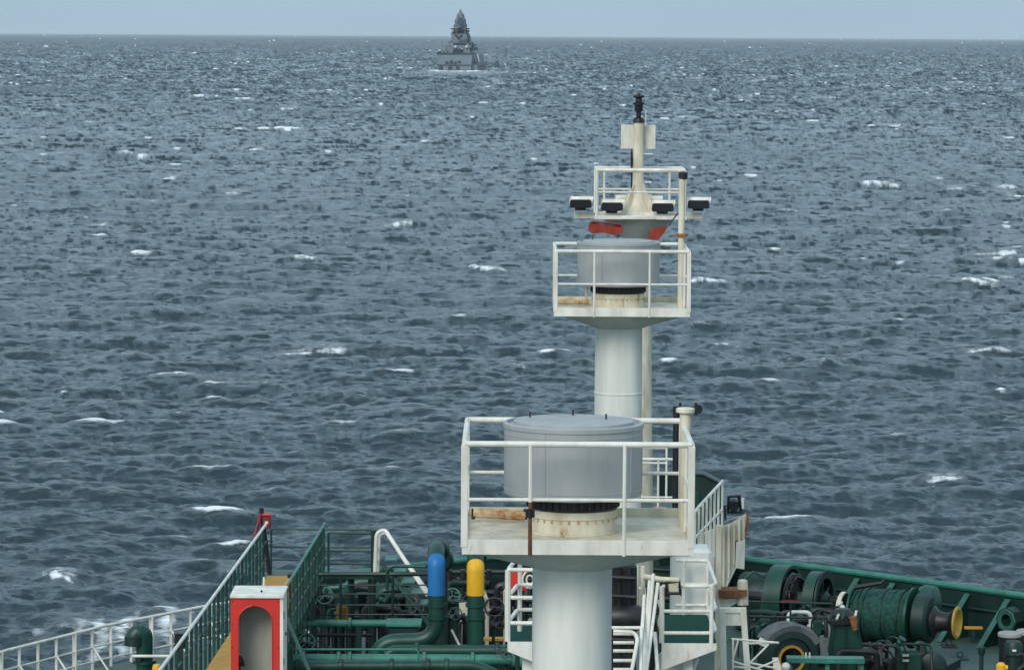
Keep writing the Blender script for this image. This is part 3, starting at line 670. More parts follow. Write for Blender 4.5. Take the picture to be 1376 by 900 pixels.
# lattice arm
t = thing('lattice_arm', 'white triangulated lattice arm pointing right beside the trestle', 'lattice', P(985, 890, DS - 2))
Dl = DS - 2
obj('chord', T([P(983, 858, Dl), P(1046, 863, Dl)], .022, 6), WHITE, t); obj('chord', T([P(1004, 864, Dl + .6), P(1046, 863, Dl)], .022, 6), WHITE, t)
for a_, b_ in (((985, 858), (985, 900)), ((992, 860), (984, 888)), ((1033, 865), (1008, 890)), ((984, 895), (1006, 897)), ((1008, 890), (1042, 897)), ((985, 888), (1040, 905)), ((1016, 898), (1045, 886))):
    obj('strut', T([P(*a_, Dl), P(*b_, Dl)], .02, 6), WHITE, t)
obj('box_leg', MB().prism([P(1038, 884, Dl), P(1046, 884, Dl), P(1052, 905, Dl), P(1040, 905, Dl)], (0, .1, 0)), WHITE, t)

# ================================================================== BASE PLATFORMS OF THE SECOND MAST
Db = 64.5
def side_platform(label, x0, x1, ytop, yfl, D0, D1, hts, name='mast_landing', bracket=None):
    zf = P(x0, yfl, D0).z; a = P(x0, yfl, D0).x; b = P(x1, yfl, D0).x
    t = thing(name, label, 'landing', ((a + b)/2, (D0 + D1)/2, zf), 'landings beside the second mast')
    obj('floor', B(((a + b)/2, (D0 + D1)/2, zf - .03), (b - a, D1 - D0, .06)), FLOORG, t)
    obj('fascia', MB().prism([(a, D0 - .02, zf - .002), (b, D0 - .02, zf - .002), (b, D0 - .02, zf - bracket[0]), (a, D0 - .02, zf - bracket[1])], (0, -.03, 0)), WHITE, t)
    obj('support', MB().prism([((a+b)/2 - .08, D0 + .2, zf - .06), ((a+b)/2 + .08, D0 + .2, zf - .06), ((a+b)/2 + .08, D0 + .2, ZD), ((a+b)/2 - .08, D0 + .2, ZD)], (0, .16, 0)), WHITE, t)
    for i, h in enumerate(hts):
        obj('top_rail' if i == 0 else 'middle_rail', T(bend([(a, D0, zf + h), (b - .12, D0, zf + h), (b, D0 + .35, zf + h), (b, D1, zf + h), (b - .5, D1, zf + h), (a + .4, D1, zf + h)] if bracket[2] > 0 else [(b, D0, zf + h), (a, D0, zf + h), (a + .16, D0 + 1.0, zf + h + .06), (b, D0 + 1.0, zf + h + .06)], .12), .034, 8), WHITE, t)
    pp = [(a, D0), (b - .1, D0), (b, D1), (a + .55, D1)] if bracket[2] > 0 else [(a, D0), (a + .2, D0 + 1.)]
    for (x_, y_) in pp: obj('post', T([(x_, y_, zf), (x_, y_, zf + hts[0])], .048 if (x_, y_) == (a, D0) else .038, 8), WHITE, t)
    return t
side_platform('white railed landing with green floor, right of the second mast foot', 889, 963, 785, 863, Db, Db + 3.2, [1.04, .72, .17][:1] + [.58, .18], bracket=(.12, .50, 1))
side_platform('white railed landing left of the nearest column with a red box behind it', 682, 735, 764, 861, 58, 60, [1.18, .72, .30], bracket=(.42, .16, -1))
# big pale bracket wall beneath right landing
t = thing('landing_bracket', 'pale sloping bracket plate beneath the right hand landing', 'bracket', P(905, 900, Db - .3))
obj('plate', MB().prism([P(893, 872, Db + .6), P(885, 880, Db + .6), P(874, 920, Db + .6), P(922, 925, Db + .6), P(938, 884, Db + .6), P(930, 866, Db + .6)], (0, .06, 0)), COLUMN, t)
obj('edge_flange', T([P(938, 884, Db + .5), P(922, 925, Db + .5)], .03, 6), WHITE, t)
# grey wall behind right landing rails
t = thing('storage_cabinet', 'pale grey cabinet behind the rails of the right hand landing', 'cabinet', P(930, 850, Db + 3.6))
c1, c2 = P(902, 845, Db + 3.6), P(957, 738, Db + 3.6)
obj('body', B(((c1.x + c2.x)/2, Db + 4.0, (c1.z + c2.z)/2), (c2.x - c1.x, .8, c2.z - c1.z)), COLUMN, t)
obj('door', B(((c1.x + c2.x)/2 + .05, Db + 3.59, (c1.z + c2.z)/2 - .05), ((c2.x - c1.x)*.7, .03, (c2.z - c1.z)*.8)), COLUMN, t)
obj('handle', B(((c1.x + c2.x)/2 - .2, Db + 3.56, (c1.z + c2.z)/2 - .05), (.03, .03, .14)), GREASE, t)
# horn / lamp with black frame at the corner post
t = thing('deck_lamp', 'black framed lamp on a white arm at the right landing', 'lamp', P(905, 800, Db - .1))
obj('frame', T([P(895, 782, Db - .1), P(913, 781, Db - .1), P(914, 797, Db - .1), P(896, 797, Db - .1), P(895, 782, Db - .1)], .025, 6), BLACK, t)
obj('lens', B(P(905, 789, Db - .08), (.17, .05, .14)), CREAM, t)
obj('arm', T([P(866, 775, Db + .1), P(888, 778, Db - .05), P(913, 779, Db - .1)], [.06, .05, .05], 10), CREAM, t)
# cream vertical vent pair
t = thing('twin_pipes', 'pair of short cream pipes with flanges right of the nearest column', 'pipes', P(858, 830, Db + .5))
obj('pipe', T([P(855, 760, Db + .5), P(855, 800, Db + .5), P(858, 818, Db + .5)], .05, 10), CREAM, t)
obj('pipe', T([P(864, 760, Db + .4), P(864, 790, Db + .4), P(861, 818, Db + .4)], .045, 10), CREAM, t)
obj('flange', T([P(853, 817, Db + .45), P(866, 817, Db + .45)], .05, 10), CREAM, t)
obj('hook', T(bend([P(884, 806, Db), P(889, 822, Db), P(884, 835, Db), P(888, 848, Db)], .15), .025, 6), CREAM, t)
# steep stair with handrails going down
t = thing('steep_stair', 'steep white ladder with doubled handrails beside the nearest column', 'stair', P(870, 900, 62))
for (p0, p1) in (((878, 771), (865, 905)), ((873, 780), (864, 905)), ((884, 783), (868, 905)), ((880, 850), (884, 905)), ((866, 800), (862, 860))):
    obj('handrail', T([P(*p0, 62), P(*p1, 61)], .033, 8), WHITE, t)
t = thing('rung_ladder', 'white ladder with wide rungs at the foot of the nearest column', 'ladder', P(845, 900, 61))
for k, yy in enumerate((851, 863, 874, 887, 899)):
    obj('rung', T([P(824, yy, 60.5), P(853 - k, yy, 60.5)], .03, 8), WHITE, t)
obj('stile', T(bend([P(824, 848, 60.5), P(852, 849, 60.5), P(857, 858, 60.4), P(848, 905, 60.2)], .15), .035, 8), WHITE, t)
obj('stile', T([P(862, 843, 60.8), P(861, 905, 60.3)], .03, 8), WHITE, t); obj('stile', T([P(820, 843, 60.8), P(862, 843, 60.8)], .03, 8), WHITE, t)
rails('pipe_guard', 'single thin white guard rail right of the nearest column', [P(820, 822, 66), P(866, 822, 66)], [P(840, 790, 66).z - P(840, 822, 66).z], m=WHITE, sp=.7)
# red box and coiled hose behind left landing
t = thing('red_cabinet', 'red fire cabinet behind the rails of the left hand landing', 'cabinet', P(696, 795, 61))
p = P(696, 778, 61); obj('case', B(p, (.3, .22, .38)), RED, t); obj('door', B(p + Vector((0, -.12, 0)), (.2, .02, .3)), RED, t); obj('stand', T([p + Vector((0, 0, -.19)), (p.x, p.y, ZD)], .04, 8), DKGREEN, t)
t = thing('hose_coil', 'coiled white and black hose hanging next to the red cabinet', 'hose', P(712, 795, 60.6))
for k, (m, r) in enumerate(((WHITE, .12), (BLACK, .09), (CREAM, .06))):
    c = P(712, 778, 60.6); obj('coil', T([c + Vector((math.cos(j*PI/8)*r, -.02*k, math.sin(j*PI/8)*r*1.25)) for j in range(17)], .018, 6), m, t)
obj('hook', B(P(712, 766, 60.7), (.05, .14, .05)), WHITE, t)
# dark machine house filling the gap behind the near column
t = thing('machinery_block', 'dark greasy winch engine block glimpsed either side of the nearest column', 'machine', P(800, 870, 76))
c = P(800, 800, 77); obj('body', B((c.x, 77.5, ZD + 1.05), (2.7, 1.6, 2.0)), GREASE, t)
obj('top_casing', MB().lathe((c.x + .3, 76.8, ZD + 1.9), [(0, -.75), (.42, -.75), (.45, -.6), (.45, .6), (.42, .75), (0, .75)], 20, axis=(1, 0, 0)), GREASE, t)
obj('feed_pipe', T(bend([P(752, 840, 75.8), P(830, 830, 75.8), P(850, 800, 75.8), P(850, 770, 75.8)], .3), .09, 10), BLACK, t)
for x_ in (-1., -.3, .5, 1.0): obj('cooling_fin', B((c.x + x_, 76.66, ZD + 1.1), (.05, .1, 1.7)), BLACK, t)

t = thing('covered_engine', 'black oily engine block standing before the foot of the second mast', 'engine', P(832, 905, 63.6))
e0, e1 = P(806, 758, 63.6), P(856, 758, 63.6); t.location.z = ZD
obj('body', B(((e0.x + e1.x)/2, 63.75, (ZD + e0.z)/2), (e1.x - e0.x, .5, e0.z - ZD)), BLACK, t)
obj('cylinder', MB().lathe(((e0.x + e1.x)/2 + .12, 63.45, P(840, 830, 63.4).z), [(0, -.3), (.2, -.3), (.24, -.22), (.24, .22), (.2, .3), (0, .3)], 20, axis=(1, 0, 0)), GREASE, t)
for yy in (775, 800, 858): obj('pipe', T([P(820, yy, 63.3), P(854, yy + 2, 63.3)], .04, 8), GREASE, t)
for xx in (832, 846): obj('rib', T([P(xx, 760, 63.42), P(xx, 900, 63.42)], .03, 6), GREASE, t)
# ================================================================== CATWALK (left)
zw = P(370, 775, 74.8).z
xl0 = -5.66 + .024*0; 
def wx(D): return -5.72 + (D - 56)*.03
ww = 1.17
t = thing('catwalk', 'raised walkway with yellow floor leading forward on the left', 'walkway', (wx(65), 65, ZD))
m = MB(); a = [(wx(55), 55, zw), (wx(55) + .66, 55, zw), (wx(75) + .60, 75, zw), (wx(75), 75, zw)]; m.prism(a, (0, 0, -.05)); obj('walkway_floor', m, WALKY, t)
m = MB(); a = [(wx(55) + .665, 55, zw - .01), (wx(55) + ww, 55, zw - .01), (wx(75) + ww, 75, zw - .01), (wx(75) + .605, 75, zw - .01)]; m.prism(a, (0, 0, -.05)); obj('green_margin', m, DKGREEN, t)
for s_ in (0, ww): obj('edge_beam', MB().prism([(wx(55) + s_ - .04, 55, zw - .004), (wx(55) + s_ + .04, 55, zw - .004), (wx(55) + s_ + .04, 55, zw - .2), (wx(55) + s_ - .04, 55, zw - .2)], (wx(75) - wx(55), 20, 0)), GREEN, t)
for D in (58, 63, 68, 73):
    for s_ in (.05, ww - .05): obj('leg', T([(wx(D) + s_, D, ZD), (wx(D) + s_, D, zw - .05)], .06, 8), GREEN, t)
def catrail(label, off, D0, D1, sp, zt=1.1):
    t = thing('catwalk_railing', label, 'railing', (wx(D0) + off, D0, zw), 'railings of the catwalk')
    obj('top_rail', T([(wx(D0) + off, D0, zw + zt), (wx(D1) + off, D1, zw + zt)], .03, 8), COLUMN if D0 < 60 else LTGREEN, t)
    for h in (.38, .74): obj('middle_rail', T([(wx(D0) + off, D0, zw + h), (wx(D1) + off, D1, zw + h)], .02, 6), GREEN, t)
    D = D0
    k = 0
    while D <= D1 + .01:
        obj('post', B((wx(D) + off, D, zw + zt/2 - .05), (.02, .055, zt + .1), rz=R(60)), DKGREEN if k % 2 else GREEN, t)
        D += sp; k += 1
    return t
catrail('green railing of close set posts along the left edge of the yellow walkway', -.03, 55.5, 74.9, .70)
catrail('green railing with close posts on the right edge of the yellow walkway behind the booth', ww + .03, 66.5, 75.2, .68)
# landing at the forward end, with railings and stair
zp_ = zw
e0, e1 = P(357, 775, 77.5), P(505, 775, 75.4)
t = thing('catwalk_landing', 'green landing platform joined to the forward end of the yellow walkway', 'landing', (e0.x, 77, ZD))
obj('plate', MB().prism([(wx(75), 75.05, zw - .004), (e1.x, 75.05, zw - .004), (e1.x, 75.9, zw - .004), (wx(75), 75.9, zw - .004)], (0, 0, -.07)), GREEN, t)
for x_ in (wx(75) + .1, -3.4, e1.x - .1):
    for y_ in (75.2, 75.8): obj('leg', T([(x_, y_, ZD), (x_, y_, zw - .07)], .06, 8), DKGREEN, t)
h3 = [P(450, y, 75.9).z - zw for y in (711, 735, 752)]
rails('landing_railing', 'thin dark green railing across the far edge of the catwalk landing', [(wx(75.5), 75.9, zw), (e1.x, 75.9, zw)], h3, .022, .02, GREEN, sp=1.1)
rails('landing_railing', 'thin green railing on the near side of the catwalk landing, ending at a stout post', [(wx(75.3) + ww + .1, 75.2, zw), (e1.x, 75.2, zw), (e1.x, 75.85, zw)], [P(470, y, 75.2).z - zw for y in (716, 740, 757)], .025, .02, GREEN, sp=.95)
t = thing('corner_post', 'stout dark green post at the right end of the catwalk landing', 'post', (e1.x - .04, 75.1, ZD))
obj('shaft', T([(e1.x - .04, 75.1, ZD), (e1.x - .04, 75.1, P(500, 712, 75.1).z)], .055, 10), DKGREEN, t)
obj('foot_plate', B((e1.x - .04, 75.1, ZD + .015), (.25, .25, .03)), DKGREEN, t)
t = thing('stair_handrail', 'white handrail curving over and sloping down right from the green landing', 'handrail', P(565, 790, 74.5))
obj('rail', T(bend([P(504, 768, 75.0), P(506, 716, 75.0), P(517, 711, 75.0), P(575, 800, 74.0)], .18), .045, 10), WHITE, t)
obj('second_rail', T(bend([P(508, 768, 75.8), P(510, 718, 75.8), P(519, 715, 75.8), P(578, 798, 74.8)], .18), .03, 8), COLUMN, t)
for k in range(5):
    f = k/4; a = P(525 + 48*f, 750 + 60*f, 75 - f*.8); obj('tread', B(a + Vector((0, .4, -.05)), (.26, .7, .03)), LTGREEN, t)
obj('stringer', T([P(515, 760, 75), P(585, 850, 74)], .05, 8), GREEN, t)
# lamp post with red box at far left corner
t = thing('alarm_post', 'dark leaning post with a small red box at the far end of the walkway', 'post', (wx(75) - .05, 75.3, zw))
obj('shaft', T([(wx(75) + .02, 75.3, zw), P(351, 682, 75.3)], .05, 10), BLACK, t)
obj('brace', T([P(338, 733, 74.0), P(347, 705, 75.2), P(350, 690, 75.3)], .04, 8), DKRED, t)
bx = P(358.5, 701, 75.2); rb = obj('red_box', B(bx, (.17, .14, .28)), DKRED, t); obj('box_lid', B(bx + Vector((0, -.01, .16)), (.2, .18, .03)), RED, rb); obj('plate', B(bx + Vector((0, -.08, 0)), (.07, .012, .05)), WHITE, rb)
# yellow ladder gate post
t = thing('yellow_gate_post', 'short rusty yellow upright between the walkway railings', 'post', P(390, 828, 70.5))
obj('post', T([P(390, 828, 70.5), P(390, 779, 70.5)], .05, 8), WALKY, t); obj('arm', T([P(376, 803, 69.8), P(388, 778, 70.5)], .03, 8), WALKY, t)
for yy in (792, 806, 818): obj('rung', T([P(386, yy, 70.45), P(394, yy, 70.45)], .025, 6), RUST, t)

# ================================================================== RED BOOTH
Dk = 60.0
bl, br = P(310, 850, Dk).x, P(376, 850, Dk).x; zt = P(345, 803, Dk).z; zb = zw - .1
t = thing('red_booth', 'red fronted equipment booth with arched opening and white sides beside the yellow walkway', 'booth', ((bl + br)/2, Dk + .4, zb))
dpt = 1.0; wb = br - bl
# front plate with arched opening
ol, orr = P(320, 850, Dk).x, P(366, 850, Dk).x; oz = zt - (835 - 803)/F*Dk; rad = (orr - ol)/2
arch = [(ol, zb + .12)] + [((ol + orr)/2 - math.cos(k*PI/16)*rad, oz + math.sin(k*PI/16)*rad*.93) for k in range(17)] + [(orr, zb + .12)]
outer_ = [(bl, zb + .12)] + [(bl, oz)] + [(bl + (br - bl)*k/14, zt) for k in range(15)] + [(br, oz)] + [(br, zb + .12)]
m = MB(); k_ = len(arch)
vs_ = [Vector((x, Dk, z)) for x, z in arch] + [Vector((x, Dk, z)) for x, z in outer_] + [Vector((x, Dk + .09, z)) for x, z in arch] + [Vector((x, Dk + .09, z)) for x, z in outer_]
ok = len(outer_)
assert ok == k_, (ok, k_)
fs = []
for j in range(k_ - 1):
    fs.append([j, j+1, k_ + j+1, k_ + j]); fs.append([2*k_ + j, 3*k_ + j, 3*k_ + j+1, 2*k_ + j+1]); fs.append([j, 2*k_ + j, 2*k_ + j+1, j+1]); fs.append([k_ + j, k_ + j+1, 3*k_ + j+1, 3*k_ + j])
fs += [[0, k_, 3*k_, 2*k_], [k_-1, 3*k_-1, 4*k_-1, 2*k_-1]]
obj('front_panel', m.add(vs_, fs), RED, t)
obj('sill', B(((bl + br)/2, Dk + .045, zb + .06), (wb, .09, .12)), RED, t)
obj('roof', B(((bl + br)/2 + .03, Dk + dpt/2 - .0, zt + .026), (wb + .08, dpt + .08, .05)), WHITE, t)
obj('side_panel', B((br + .03, Dk + dpt/2, (zb + zt)/2), (.06, dpt, zt - zb)), WHITE, t); obj('side_panel', B((bl + .028, Dk + dpt/2 + .05, (zb + zt)/2), (.05, dpt - .1, zt - zb)), WHITE, t)
obj('back_panel', B(((bl + br)/2, Dk + .62, (zb + zt)/2), (wb - .06, .05, zt - zb - .01)), BEIGE, t)
obj('lining', MB().lathe(((bl + br)/2, Dk + .10, oz), [(rad + .006, 0), (rad + .006, .49)], 24, axis=(0, 1, 0), a0=-PI/2, a1=PI/2), BEIGE, t)
for x_ in (ol - .006, orr + .006): obj('lining', B((x_, Dk + .34, (zb + oz)/2), (.012, .5, oz - zb)), BEIGE, t)
for x_ in (bl + .03, br - .03):
    for z_ in (zt - .06, zt - .45, zt - .85, zt - 1.25): obj('rivet', MB().lathe((x_, Dk - .002, z_), [(.012, 0), (.008, .006), (0, .008)], 8, axis=(0, -1, 0)), GREASE, t)
obj('arch_lip', T([Vector((x, Dk - .004, z)) for x, z in arch], .012, 6), RED, t)
for z_ in (zt - .3, zt - 1.1): obj('hinge', B((br + .066, Dk + .06, z_), (.012, .09, .12)), GREASE, t)
obj('latch', B((br + .07, Dk + .55, zt - .7), (.02, .12, .04)), GREASE, t)
obj('roof_knob', B((bl + wb*.62, Dk + .1, zt + .1), (.03, .03, .04)), GREASE, t)
obj('roof_pin', T([(bl + wb*.6, Dk + .9, zt + .08), (bl + wb*.6, Dk + .9, zt + .22)], .018, 6), WHITE, t)
for x_ in (bl + .1, br - .05): obj('stand_leg', T([(x_, Dk + .5, ZD), (x_, Dk + .5, zb)], .06, 8), GREEN, t)
t = thing('hand_lamp', 'small dark fitting standing in the lower left of the booth opening', 'fitting', P(322, 893, Dk + .3))
obj('body', MB().lathe(P(322, 886, Dk + .2), [(0, -.1), (.07, -.1), (.08, -.02), (.05, .04), (.02, .07), (0, .07)], 12), BLACK, t); obj('base', B(P(322, 893, Dk + .2), (.18, .1, .04)), GREASE, t)
obj('stem', T([P(322, 896, Dk + .2), (P(322, 896, Dk + .2).x, Dk + .2, zb + .13)], .02, 8), BLACK, t)
t = thing('diagonal_brace', 'long thin green pipe brace sloping down right of the booth', 'brace', P(420, 905, 66))
obj('pipe', T([P(385, 830, 66), P(420, 912, 64)], .035, 8), GREEN, t)

# ================================================================== GOOSENECK VENTS AND PORT BITS
def gooseneck(label, px, ptop, D, r, dx, col=GREEN):
    a = P(px, ptop, D); c = Vector((a.x, D, a.z - r - abs(dx)/2))
    t = thing('gooseneck_vent', label, 'vent', (a.x, D, ZD), 'gooseneck vents')
    h = abs(dx)/2; s = -1 if dx < 0 else 1
    path = [Vector((a.x, D, ZD)), Vector((a.x, D, c.z))] + [Vector((a.x + s*h*(1 - math.cos(k*PI/10)), D - .05*k/10, c.z + h*math.sin(k*PI/10))) for k in range(1, 11)]
    obj('pipe', T(path, r, 18), col, t); e = path[-1]
    obj('mouth', MB().lathe(e, [(r + .015, -.16), (r + .03, -.15), (r + .03, .03), (r, .05)], 18), DKGREEN, t)
    obj('flange', MB().lathe((a.x, D, c.z - .5), [(r, -.03), (r + .07, -.03), (r + .07, .03), (r, .03)], 18), col, t)
    return t
gooseneck('green gooseneck vent pipe bent to the left behind the white port railing', 194, 838, 72, .17, -.2)
t = thing('white_crossbar', 'short white bar fixed across the left gooseneck vent', 'bar', P(180, 881, 71.7)); obj('bar', T([P(178, 881, 71.7), P(230, 881, 71.7)], .03, 8), WHITE, t)
obj('bracket', B(P(186, 884, 71.75), (.12, .1, .14)), GREASE, t)
t = thing('yellow_bollard', 'small yellow topped bollard at the lower left edge', 'bollard', (P(211, 900, 70).x, 70, ZD)); obj('head', MB().lathe(P(211, 896, 70), [(0, -.14), (.09, -.14), (.1, 0), (.07, .06), (0, .07)], 14), YELLOW, t); obj('stem', T([(P(211, 900, 70).x, 70, ZD), P(211, 904, 70)], .05, 8), GREEN, t)
t = thing('black_box', 'black box on a post between the white rail and the green catwalk railing', 'box', (P(242, 862, 74).x, 74, ZD)); q = P(242, 861, 74); obj('case', B(q, (.22, .2, .3)), BLACK, t); obj('post', T([(q.x, q.y, ZD), (q.x, q.y, q.z - .15)], .05, 8), DKGREEN, t); obj('lid', B(q + Vector((0, 0, .165)), (.25, .23, .03)), GREASE, t)

# ================================================================== CARGO PIPES
BOLT = {}
def flange(t, p, d, r, m=GREEN):
    ax_ = Vector(d).normalized(); u = ax_.orthogonal().normalized(); v = ax_.cross(u)
    for k in range(10):
        a = k*PI/5; q = Vector(p) + (u*math.cos(a) + v*math.sin(a))*(r + .025)
        o = obj('flange_bolt', MB().tube([q - ax_*.045, q + ax_*.045], .011, 6), GREASE, t)
    obj('flange', MB().lathe(p, [(r, -.03), (r + .045, -.028), (r + .045, .028), (r, .03)], 20, axis=d), m, t)
D1 = 71.0; r1 = .165
def band_pipe(label, px, ytop, yb0, yb1, colr, tail, D=D1):
    top = P(px, ytop, D); t = thing('cargo_pipe', label, 'pipe', P(px, 865, D), 'banded cargo pipes')
    up = [Vector((top.x, D + 1.5, top.z - .55)), Vector((top.x + .02, D + 1.2, top.z - .03)), Vector((top.x, D + .45, top.z + .10)), Vector((top.x, D + .03, top.z - .16)), P(px, yb1, D)]
    obj('pipe', T(bend(up, .45, 8), r1, 22), GREEN, t)
    b0, b1 = P(px, yb0, D), P(px, yb1, D)
    obj('colour_band', T(bend([b1 + Vector((0, 0, 0)), b0, Vector((b0.x, D + .10, b0.z + .05))], .08, 4), r1 + .012, 22), colr, t)
    obj('pipe', T(bend([P(px, yb1, D)] + tail, .48, 8), r1, 22), GREEN, t)
    obj('elbow_hood', MB().lathe(Vector((top.x + .03, D + .9, top.z + .03)), [(r1, -.3), (r1 + .05, -.28), (r1 + .05, .25), (r1 + .0, .3)], 22, axis=(0, 1, .05)), DKGREEN, t)
    for yy in (812, 829):
        q = P(px, yy, D); flange(t, q, (0, 0, 1), r1 - .006)
    return t
band_pipe('tall green pipe with a blue band, its foot bending away to the left', 586.5, 748, 757, 799, BLUE, [P(586.5, 860, D1), P(515, 862, D1), P(497, 895, D1)])
band_pipe('tall straight green pipe with a yellow band, standing right of the blue banded one', 639, 750, 764, 799, YELLOW, [P(639, 900, D1)])
# big dark vent head behind blue pipe
t = thing('round_vent', 'round dark green vent behind the blue banded pipe', 'vent', (P(592, 750, 73).x, 73, ZD)); q = P(592, 752, 73)
obj('head', MB().lathe(q, [(0, -.2), (.2, -.2), (.255, -.12), (.255, .12), (.2, .2), (0, .22)], 24, axis=(.25, -1, .1)), DKGREEN, t)
obj('grille', MB().lathe(q + Vector((.05, -.22, .02)), [(0, 0), (.17, 0), (.17, .02), (0, .02)], 20, axis=(.25, -1, .1)), GREEN, t)
obj('neck', T([(q.x, 73, ZD), (q.x, 73, q.z - .1)], .15, 16), DKGREEN, t)
# horizontal pipes
def hpipe(label, pts, r, D, flx=(), m=GREEN, rad=.4):
    pp = [P(a, b, D) for a, b in pts]; t = thing('deck_pipe', label, 'pipe', pp[0], 'pipes running across the foredeck')
    obj('pipe', T(bend(pp, rad, 6), r, 18), m, t)
    for fx in flx:
        for a, b in zip(pts, pts[1:]):
            lo, hi = sorted((a[0], b[0]))
            if lo <= fx <= hi and hi - lo > 20:
                q = P(fx, a[1] + (b[1] - a[1])*(fx - a[0])/(b[0] - a[0]), D); flange(t, q, (1, 0, 0), r, m); break
    for fx in flx[:2]:
        q = P(fx + 12, pts[0][1], D); obj('saddle', B((q.x, D, (q.z - r + ZD)/2), (.12, .14, q.z - r - ZD)), DKGREEN, t)
    return t
hpipe('thick green pipe running right from between the banded pipes', [(520, 880), (528, 874), (718, 874)], .12, 70.2, (560, 668), GREEN)
hpipe('green flanged pipe, middle one of the three along the bottom of the photograph', [(384, 885), (560, 885), (700, 886), (716, 900)], .10, 69.2, (455, 470, 570, 635, 690), LTGREEN)
hpipe('lowest long green pipe with an elbow at its right end', [(384, 895), (560, 894), (640, 894), (665, 905)], .11, 68.4, (400, 458, 526, 575, 600), GREEN)
hpipe('pale green handrail pipe looping over the low pipes', [(386, 872), (560, 872), (564, 880), (560, 888)], .02, 68.0, (), LTGREEN, .08)
hpipe('upper pale green pipe under the landing railing', [(395, 837), (520, 837)], .075, 73.0, (410, 470), LTGREEN)
hpipe('small rusty dark pipe beneath the pale green one', [(392, 853), (500, 853)], .035, 73.4, (), GREASE)
# long green guard rails in front of the port machinery
zg = P(450, 858, 74).z
rails('machinery_guard', 'dark green guard railing in front of the port winch, below the landing', [P(388, 838, 74), P(598, 838, 73.4)], [(838-y)/F*74 for y in (770, 785, 797, 812, 825)], .03, .016, DKGREEN, sp=1.15, toprad=.045)
t = thing('guard_hoop', 'green hoop rail rising beside the white sloping handrail', 'rail', P(520, 790, 73.2)); obj('hoop', T(bend([P(520, 792, 73.2), P(521, 765, 73.2), P(526, 760, 73.2), P(572, 761, 73.2)], .12), .035, 8), GREEN, t)
t = thing('pale_locker', 'pale green flat topped locker in front of the port winch', 'locker', P(543, 842, 72.6)); q = P(543, 836, 72.6)
obj('top', B(q, (.72, .8, .05)), LTGREEN, t); obj('body', B((q.x, q.y, q.z - .25), (.64, .7, .44)), DKGREEN, t)
t = thing('yellow_drum', 'small yellow canister behind the green guard rails', 'canister', P(459, 834, 76)); q = P(459, 823, 76); obj('can', MB().lathe(q, [(0, -.17), (.1, -.17), (.11, -.15), (.11, .15), (.09, .17), (0, .17)], 16), WALKY, t); obj('handle', T(bend([q + Vector((.1, -.05, -.12)), q + Vector((.14, -.05, 0)), q + Vector((.1, -.05, .14))], .05), .015, 6), YELLOW, t)
obj('stand', T([q + Vector((0, 0, -.17)), (q.x, q.y, ZD)], .06, 8), DKGREEN, t)
t = thing('white_strut', 'short white strut slanting between the two banded pipes', 'strut', P(617, 866, 71.6)); obj('bar', T([P(607, 846, 71.8), P(618, 868, 71.5)], .025, 6), WHITE, t); obj('foot', B(P(618, 869, 71.5), (.1, .1, .03)), WHITE, t)

# valves with hand wheels
def valve(label, px, py, D, r, m=GREEN, tilt=(0, -1, .4)):
    c = P(px, py, D); t = thing('hand_valve', label, 'valve', (c.x, c.y, ZD), 'hand valves on the foredeck'); ax = Vector(tilt).normalized()
    u = ax.orthogonal().normalized(); v = ax.cross(u)
    obj('hand_wheel', T([c + (u*math.cos(k*PI/8) + v*math.sin(k*PI/8))*r for k in range(17)], r*.11, 6), m, t)
    for k in range(3):
        a = k*2*PI/3; obj('spoke', T([c, c + (u*math.cos(a) + v*math.sin(a))*r], r*.07, 6), m, t)
    e = c - ax*.35; obj('stem', T([c, e], .025, 8), GREASE, t)
    obj('body', MB().lathe(e, [(0, -.2), (r*.7, -.2), (r*.7, -.15), (r*.45, -.12), (r*.55, 0), (r*.45, .12), (r*.7, .15), (r*.7, .2), (0, .2)], 16, axis=(1, .1, 0)), GREASE, t)
    obj('pedestal', T([e, (e.x, e.y, ZD)], r*.35, 8), DKGREEN, t)
for i, (a, b, d, r, lb) in enumerate(((608, 800, 76, .16, 'dark hand valve between the two banded pipes'), (664, 815, 75, .2, 'dark hand valve just right of the yellow banded pipe'), (612, 824, 74.5, .13, 'lower small hand valve between the banded pipes'),
        (412, 862, 71.5, .17, 'hand valve under the green guard rail, nearest the booth'), (430, 868, 71.5, .12, 'pale hand valve second from the booth'), (560, 818, 74, .14, 'hand valve beside the pale flat locker'), (436, 800, 77, .18, 'hand valve behind the rails above the yellow canister'),
        (672, 835, 74.2, .14, 'small hand valve low between the yellow banded pipe and the left landing'), (680, 875, 69, .12, 'hand valve on the low pipes left of the nearest column'))):
    valve(lb, a, b, d, r, (LTGREEN, GREASE, GREEN)[i % 3])
# dark pipe racks behind: frames
t = thing('pipe_rack', 'dark frame of crossed pipes behind the banded pipes', 'pipe rack', (P(655, 800, 77.5).x, 77.5, ZD))
for a_, b_ in (((603, 768), (720, 768)), ((603, 797), (700, 797)), ((600, 845), (720, 845))): obj('crossbar', T([P(*a_, 77.5), P(*b_, 77.5)], .05, 8), DKGREEN, t)
for x_ in (604, 622, 657, 684): q = P(x_, 765, 77.5); obj('upright', T([(q.x, 77.5, ZD), (q.x, 77.5, q.z)], .07, 8), GREASE, t)
obj('tank', MB().lathe(P(668, 829, 77.0), [(0, -.6), (.18, -.6), (.24, -.5), (.24, .5), (.18, .6), (0, .6)], 18, axis=(1, 0, 0)), mat('oxide_brown', (.10, .045, .05), .5, .3, 5), t)
obj('panel', B(P(668, 788, 78), (.5, .1, .7)), DKGREEN, t)
for x_ in (655, 671): obj('wedge', B(P(x_, 858, 73), (.18, .2, .06)), WALKY, t)


